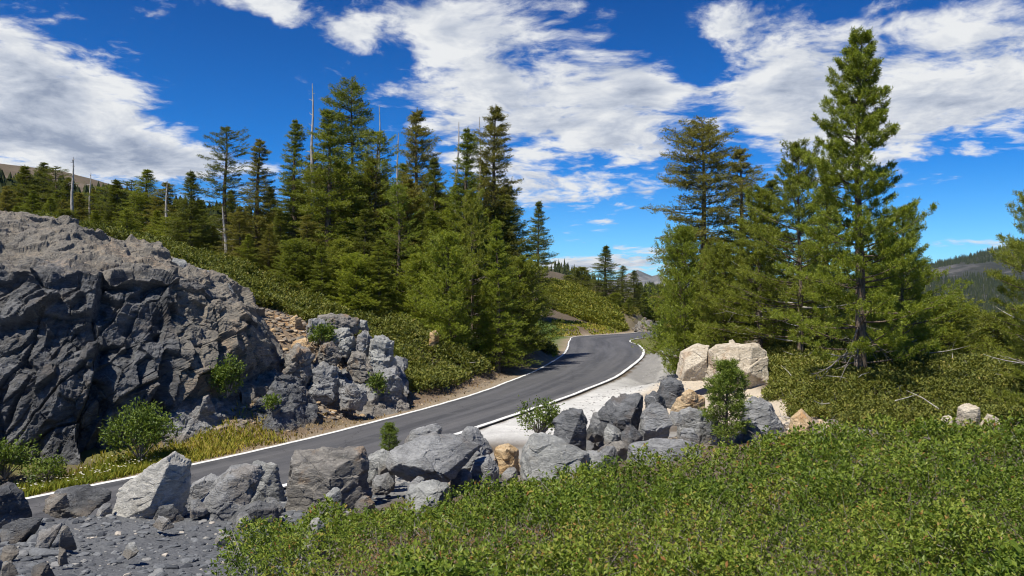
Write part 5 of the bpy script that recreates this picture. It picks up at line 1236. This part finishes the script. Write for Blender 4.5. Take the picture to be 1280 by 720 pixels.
# standing dead trunks
def snag(px, d, top, base, label, seed, lean=0.0, r=.16, limbs=10):
    rs = np.random.RandomState(seed)
    x, y = xy(px, d); z = hz(x, y); H = at(px, top, d)[2] - z
    tb = Tubes(); zz = np.linspace(-.3, H, 14)
    pts = np.stack([lean * zz + .05 * np.sin(zz), .04 * np.cos(zz * .8), zz], 1)
    tb.add(pts, r * (1 - np.clip(zz / H, 0, 1)) ** .7 + .022, 7)
    root = empty('dead_tree', (x, y, z), 0); tag(root, label, 'dead tree', 'bleached dead trees')
    mobj('trunk', tb.mesh('trunk', M['dead']), root)
    for k in range(limbs):
        t2 = Tubes()
        h = H * rs.uniform(.45, .97); a = rs.uniform(0, 6.28); l = rs.uniform(.25, 1.3) * (1.1 - h / H) + .15
        p = np.array([lean * h, 0, h]); e = np.array([math.cos(a), math.sin(a), rs.uniform(-.3, .4)]) * l
        t2.add([p, p + e * .5 + np.array([0, 0, .05]), p + e + np.array([0, 0, rs.uniform(-.1, .2)])], [.035, .025, .012], 4)
        mobj('branch', t2.mesh('branch', M['dead']), root)
snag(390, 63, 104, 380, 'tallest bleached snag standing in the left stand', 501, .0, .2, 18)
snag(474, 64, 131, 380, 'slim bare snag between the tallest pine and the yellow green pine', 502, .0, .13, 6)
snag(497, 62, 166, 380, 'short bare snag beside the sparse hemlock', 503, .0, .13, 8)
snag(562, 62, 152, 400, 'bleached snag leaning to the right in the left stand', 504, .045, .17, 7)
snag(600, 63, 146, 400, 'thin dark snag close to the tall open pine', 505, .0, .12, 10)
snag(90, 80, 196, 290, 'white snag standing in the wood on the far left', 506, .0, .2, 12)
snag(112, 84, 216, 290, 'thin white snag right of the far left snag', 507, .0, .12, 5)
snag(208, 72, 226, 320, 'short pale snag near the dense conical fir', 508, .0, .16, 5)
snag(283, 56, 258, 340, 'leaning short grey snag below the open topped pine', 509, -.06, .13, 4)

# bare roots and dead limbs at the foot of the tallest pine
def hero_limbs():
    rs = np.random.RandomState(77)
    for k in range(8):
        tb = Tubes(); a = rs.uniform(2.2, 4.4) if k % 3 else rs.uniform(-.9, .9)
        a = a - 2.2; h0 = rs.uniform(.5, 2.1); l = rs.uniform(.7, 1.6)
        s = np.linspace(0, 1, 8); drop = rs.uniform(.5, 1.0) * h0
        pts = np.stack([np.cos(a + .3 * s * rs.uniform(-1, 1)) * (.12 + l * s), np.sin(a + .3 * s) * (.12 + l * s), h0 - drop * s ** 1.3 + .10 * np.sin(6 * s + k)], 1)
        tb.add(pts, .030 * (1 - s) + .007, 5)
        for q in range(4):
            i = rs.randint(3, 7); e = unit(rs.normal(size=3) + np.array([math.cos(a), math.sin(a), -.2])) * rs.uniform(.25, .6)
            tb.add([pts[i], pts[i] + e * .5 + rs.normal(size=3) * .04, pts[i] + e], [.016, .011, .005], 4)
        mobj('dead_branch', tb.mesh('dead_branch', M['twig']), hero)
hero_limbs()

# ================================================================== far hills, distant woods and the air
def hill_mat(name, stops, sc_=1.0):
    m, n_, b = material(name)
    pos = n_.new('ShaderNodeNewGeometry').outputs['Position']
    f = n_.noise(pos, .006 * sc_, 10, .68)
    c = n_.ramp(f, stops)
    c = n_.mix(1.0, c, n_.ramp(n_.noise(pos, .05 * sc_, 8, .7), [(.3, (.6, .6, .6)), (.7, (1.4, 1.4, 1.4))]), 'MULTIPLY')
    n_.put(b.inputs['Base Color'], c); n_.put(b.inputs['Normal'], n_.bump(n_.noise(pos, .02 * sc_, 9, .7), .8, 14 / sc_))
    return m
def far_hill(name, pts, d0, d1, d2, zlow, mat, seed, amp=.06, kpx=420):
    px = np.linspace(pts[0][0], pts[-1][0], kpx); top = np.interp(px, [p[0] for p in pts], [p[1] for p in pts])
    crest = np.array([at(a, b, d1) for a, b in zip(px, top)])
    ts = np.concatenate([np.linspace(0, 1, 90), 1 + np.linspace(.02, 1, 30)])
    V = []
    for t in ts:
        d = d0 + (d1 - d0) * t if t <= 1 else d1 + (d2 - d1) * (t - 1)
        k = sstep(0, 1, t) if t <= 1 else 1 - sstep(0, 1, t - 1)
        x = (px - 640) / F * d
        V.append(np.stack([x, np.full(kpx, d), zlow + (crest[:, 2] - zlow) * k], 1))
    V = np.array(V).reshape(-1, 3)
    h = crest[:, 2].max() - zlow
    V[:, 2] += h * amp * 2.2 * fbm(V * np.array([1, 1, 0]) / (h * 1.3), 6, seed) * np.repeat(np.concatenate([np.sin(np.linspace(0, 1, 90) * math.pi * .5) , np.ones(30)]), kpx)
    i = np.arange(len(ts) - 1)[:, None] * kpx + np.arange(kpx - 1)[None, :]
    f = np.stack([i, i + 1, i + kpx + 1, i + kpx], -1).reshape(-1, 4)
    o = mobj(name, bulk(name, V, [f], M[mat], smooth=True)); tag(o, kind='structure'); return V
M['far_rock'] = hill_mat('far_mountain_ground', [(.42, (.026, .030, .022)), (.54, (.04, .041, .034)), (.60, (.095, .09, .085)), (.70, (.17, .16, .15))])
M['blue_range'] = hill_mat('far_range_ground', [(.4, (.09, .09, .075)), (.6, (.28, .26, .24))], .4)
M['ridge'] = hill_mat('wooded_ridge_ground', [(.4, (.07, .07, .04)), (.6, (.16, .14, .11))], 3)
VR = far_hill('mountain', [(900, 372), (1000, 362), (1080, 348), (1150, 334), (1190, 327), (1228, 320), (1262, 314), (1300, 313), (1360, 320), (1450, 306), (1600, 338)], 900, 2600, 4200, -60, 'far_rock', 601)
far_hill('mountain_range', [(640, 372), (700, 362), (770, 352), (787, 343), (797, 341), (806, 344), (815, 346), (822, 342), (840, 350), (900, 356), (1000, 350), (1100, 362)], 5600, 7200, 9500, -60, 'blue_range', 605, .10)
far_hill('wooded_hill', [(560, 372), (640, 350), (680, 333), (700, 337), (720, 345), (745, 356), (765, 368), (790, 382), (810, 388)], 330, 520, 700, -6, 'ridge', 607, .05)

M['far_needle'] = leaf_mat('far_conifer', [(0, (.022, .034, .014)), (.5, (.045, .058, .018)), (1, (.085, .090, .028))], .7, .1, .1)
def spiky(name, P, h, r, mat, seed, label, tiers=5, k=6):
    """far-off wood that reads as one mass: each tree a ragged stack of drooping tiers"""
    rs = np.random.RandomState(seed); n = len(P)
    V = []; Fc = []
    for t in range(tiers):
        f0 = t / tiers
        rr = r * (1 - f0 * .88); zb = h * (.06 + .94 * f0 * .92); zt = zb + h * .40 * (1 - .35 * f0)
        ang = np.linspace(0, 2 * np.pi, k, endpoint=False)[None, :] + rs.uniform(0, 6, (n, 1))
        j = rs.uniform(.5, 1.15, (n, k)); jz = rs.uniform(-.05, .05, (n, k)) * h[:, None]
        ring = np.stack([P[:, 0, None] + np.cos(ang) * rr[:, None] * j, P[:, 1, None] + np.sin(ang) * rr[:, None] * j, P[:, 2, None] + zb[:, None] + jz], -1)
        apex = P + np.stack([0 * h, 0 * h, np.minimum(zt, h)], 1)
        V.append(np.concatenate([ring, apex[:, None, :]], 1))
    V = np.stack(V, 1).reshape(-1, 3); m = k + 1
    b = np.arange(n * tiers)[:, None, None] * m
    q = np.arange(k); tri = np.stack([q, (q + 1) % k, np.full(k, k)], 1)[None]
    Fc = (b + tri).reshape(-1, 3)
    T_ = np.repeat(np.clip(.4 + .22 * rs.normal(size=n), 0, 1), tiers * m)
    o = mobj(name, bulk(name, V, [Fc], M[mat], tint=T_)); tag(o, label, None, None, 'stuff'); return o

def woods():
    rs = np.random.RandomState(55)
    # dark forest patches on the far mountain (points taken from its own surface)
    idx = rs.randint(0, len(VR), 60000); P = VR[idx] + rs.normal(size=(60000, 3)) * np.array([4, 8, 0])
    px = 640 + P[:, 0] / P[:, 1] * F
    nz = fbm(P * np.array([.0028, .0016, 0]), 5, 71)
    hgt_t = (P[:, 2] + 60) / 260
    m = (px > 930) & (px < 1420) & (nz > -.34 + .7 * (hgt_t - .5)) & (P[:, 1] < 2750)
    P = P[m]; h = rs.uniform(8, 17, len(P))
    spiky('mountain_forest', P - np.array([0, 0, 1]), h, h * .17, 'far_needle', 56, 'dark forest patches on the far mountain at right', 3, 5)
    # wood on the ridge behind the knoll
    x, y = sample_view(640, 800, 345, 540, 2600, rs)
    VW = bpy.data.objects['wooded_hill'].data; co = np.zeros(len(VW.vertices) * 3); VW.vertices.foreach_get('co', co); co = co.reshape(-1, 3)
    idx = rs.randint(0, len(co), 2600); P = co[idx] + rs.normal(size=(2600, 3)) * np.array([.6, 1.2, 0])
    P = P[(P[:, 1] < 545) & (fbm(P * .02, 4, 72) > -.2)]; h = rs.uniform(3.5, 10, len(P)) * rs.uniform(.6, 1, len(P))
    spiky('ridge_forest', P - np.array([0, 0, .5]), h, h * .2, 'far_needle', 57, 'small dark conifers on the distant ridge behind the knoll', 5, 7)
    # valley wood beyond the bend and down the right slope
    x, y = sample_view(795, 960, 165, 420, 900, rs); P = np.stack([x, y, hgt(x, y)], 1); h = rs.uniform(5, 10, len(P))
    x2, y2 = sample_view(960, 1420, 170, 520, 1500, rs); P2 = np.stack([x2, y2, hgt(x2, y2)], 1); h2 = rs.uniform(7, 14, len(P2))
    P = np.vstack([P, P2]); h = np.concatenate([h, h2])
    ok = (HOR - (P[:, 2] + h - CAMZ) / P[:, 1] * F > np.where(640 + P[:, 0] / P[:, 1] * F > 1000, 378, 350)); P, h = P[ok], h[ok]
    spiky('valley_forest', P - np.array([0, 0, .3]), h, h * .2, 'far_needle', 58, 'mass of conifers filling the valley beyond the right trees', 9, 9)
    # scattered scrub and trees on the bare hill at far left
    x, y = sample_view(-120, 330, 130, 420, 1500, rs); m = fbm(P3(x, y, .02), 4, 73) > -.08; m &= (y < 300) | (x > -60); m &= (y < 350); x, y = x[m], y[m]
    P = np.stack([x, y, hgt(x, y)], 1); h = rs.uniform(1.5, 7, len(P)) * (1.1 - .35 * sstep(200, 400, y))
    spiky('hill_scrub', P - np.array([0, 0, .2]), h, h * .3, 'far_needle', 59, 'scattered scrub trees on the bare brown hill at far left', 5, 8)
woods()

# ================================================================== air
def air():
    m = bpy.data.materials.new('mountain_air'); m.use_nodes = True
    nt = m.node_tree; nt.nodes.remove(nt.nodes['Principled BSDF'])
    v = nt.nodes.new('ShaderNodeVolumePrincipled'); v.inputs['Color'].default_value = (.70, .84, 1, 1); v.inputs['Density'].default_value = 3.2e-5; v.inputs['Anisotropy'].default_value = .2
    nt.links.new(v.outputs[0], nt.nodes['Material Output'].inputs['Volume'])
    a, lo, hi = 15000.0, -150.0, 330.0
    V = np.array([(x, y, z) for z in (lo, hi) for y in (-a, a) for x in (-a, a)])
    me = bulk('haze', V, [np.array([[0, 2, 3, 1], [4, 5, 7, 6], [0, 1, 5, 4], [2, 6, 7, 3], [0, 4, 6, 2], [1, 3, 7, 5]])], m)
    tag(mobj('haze', me), 'thin blue mountain air', None, None, 'stuff')
air()
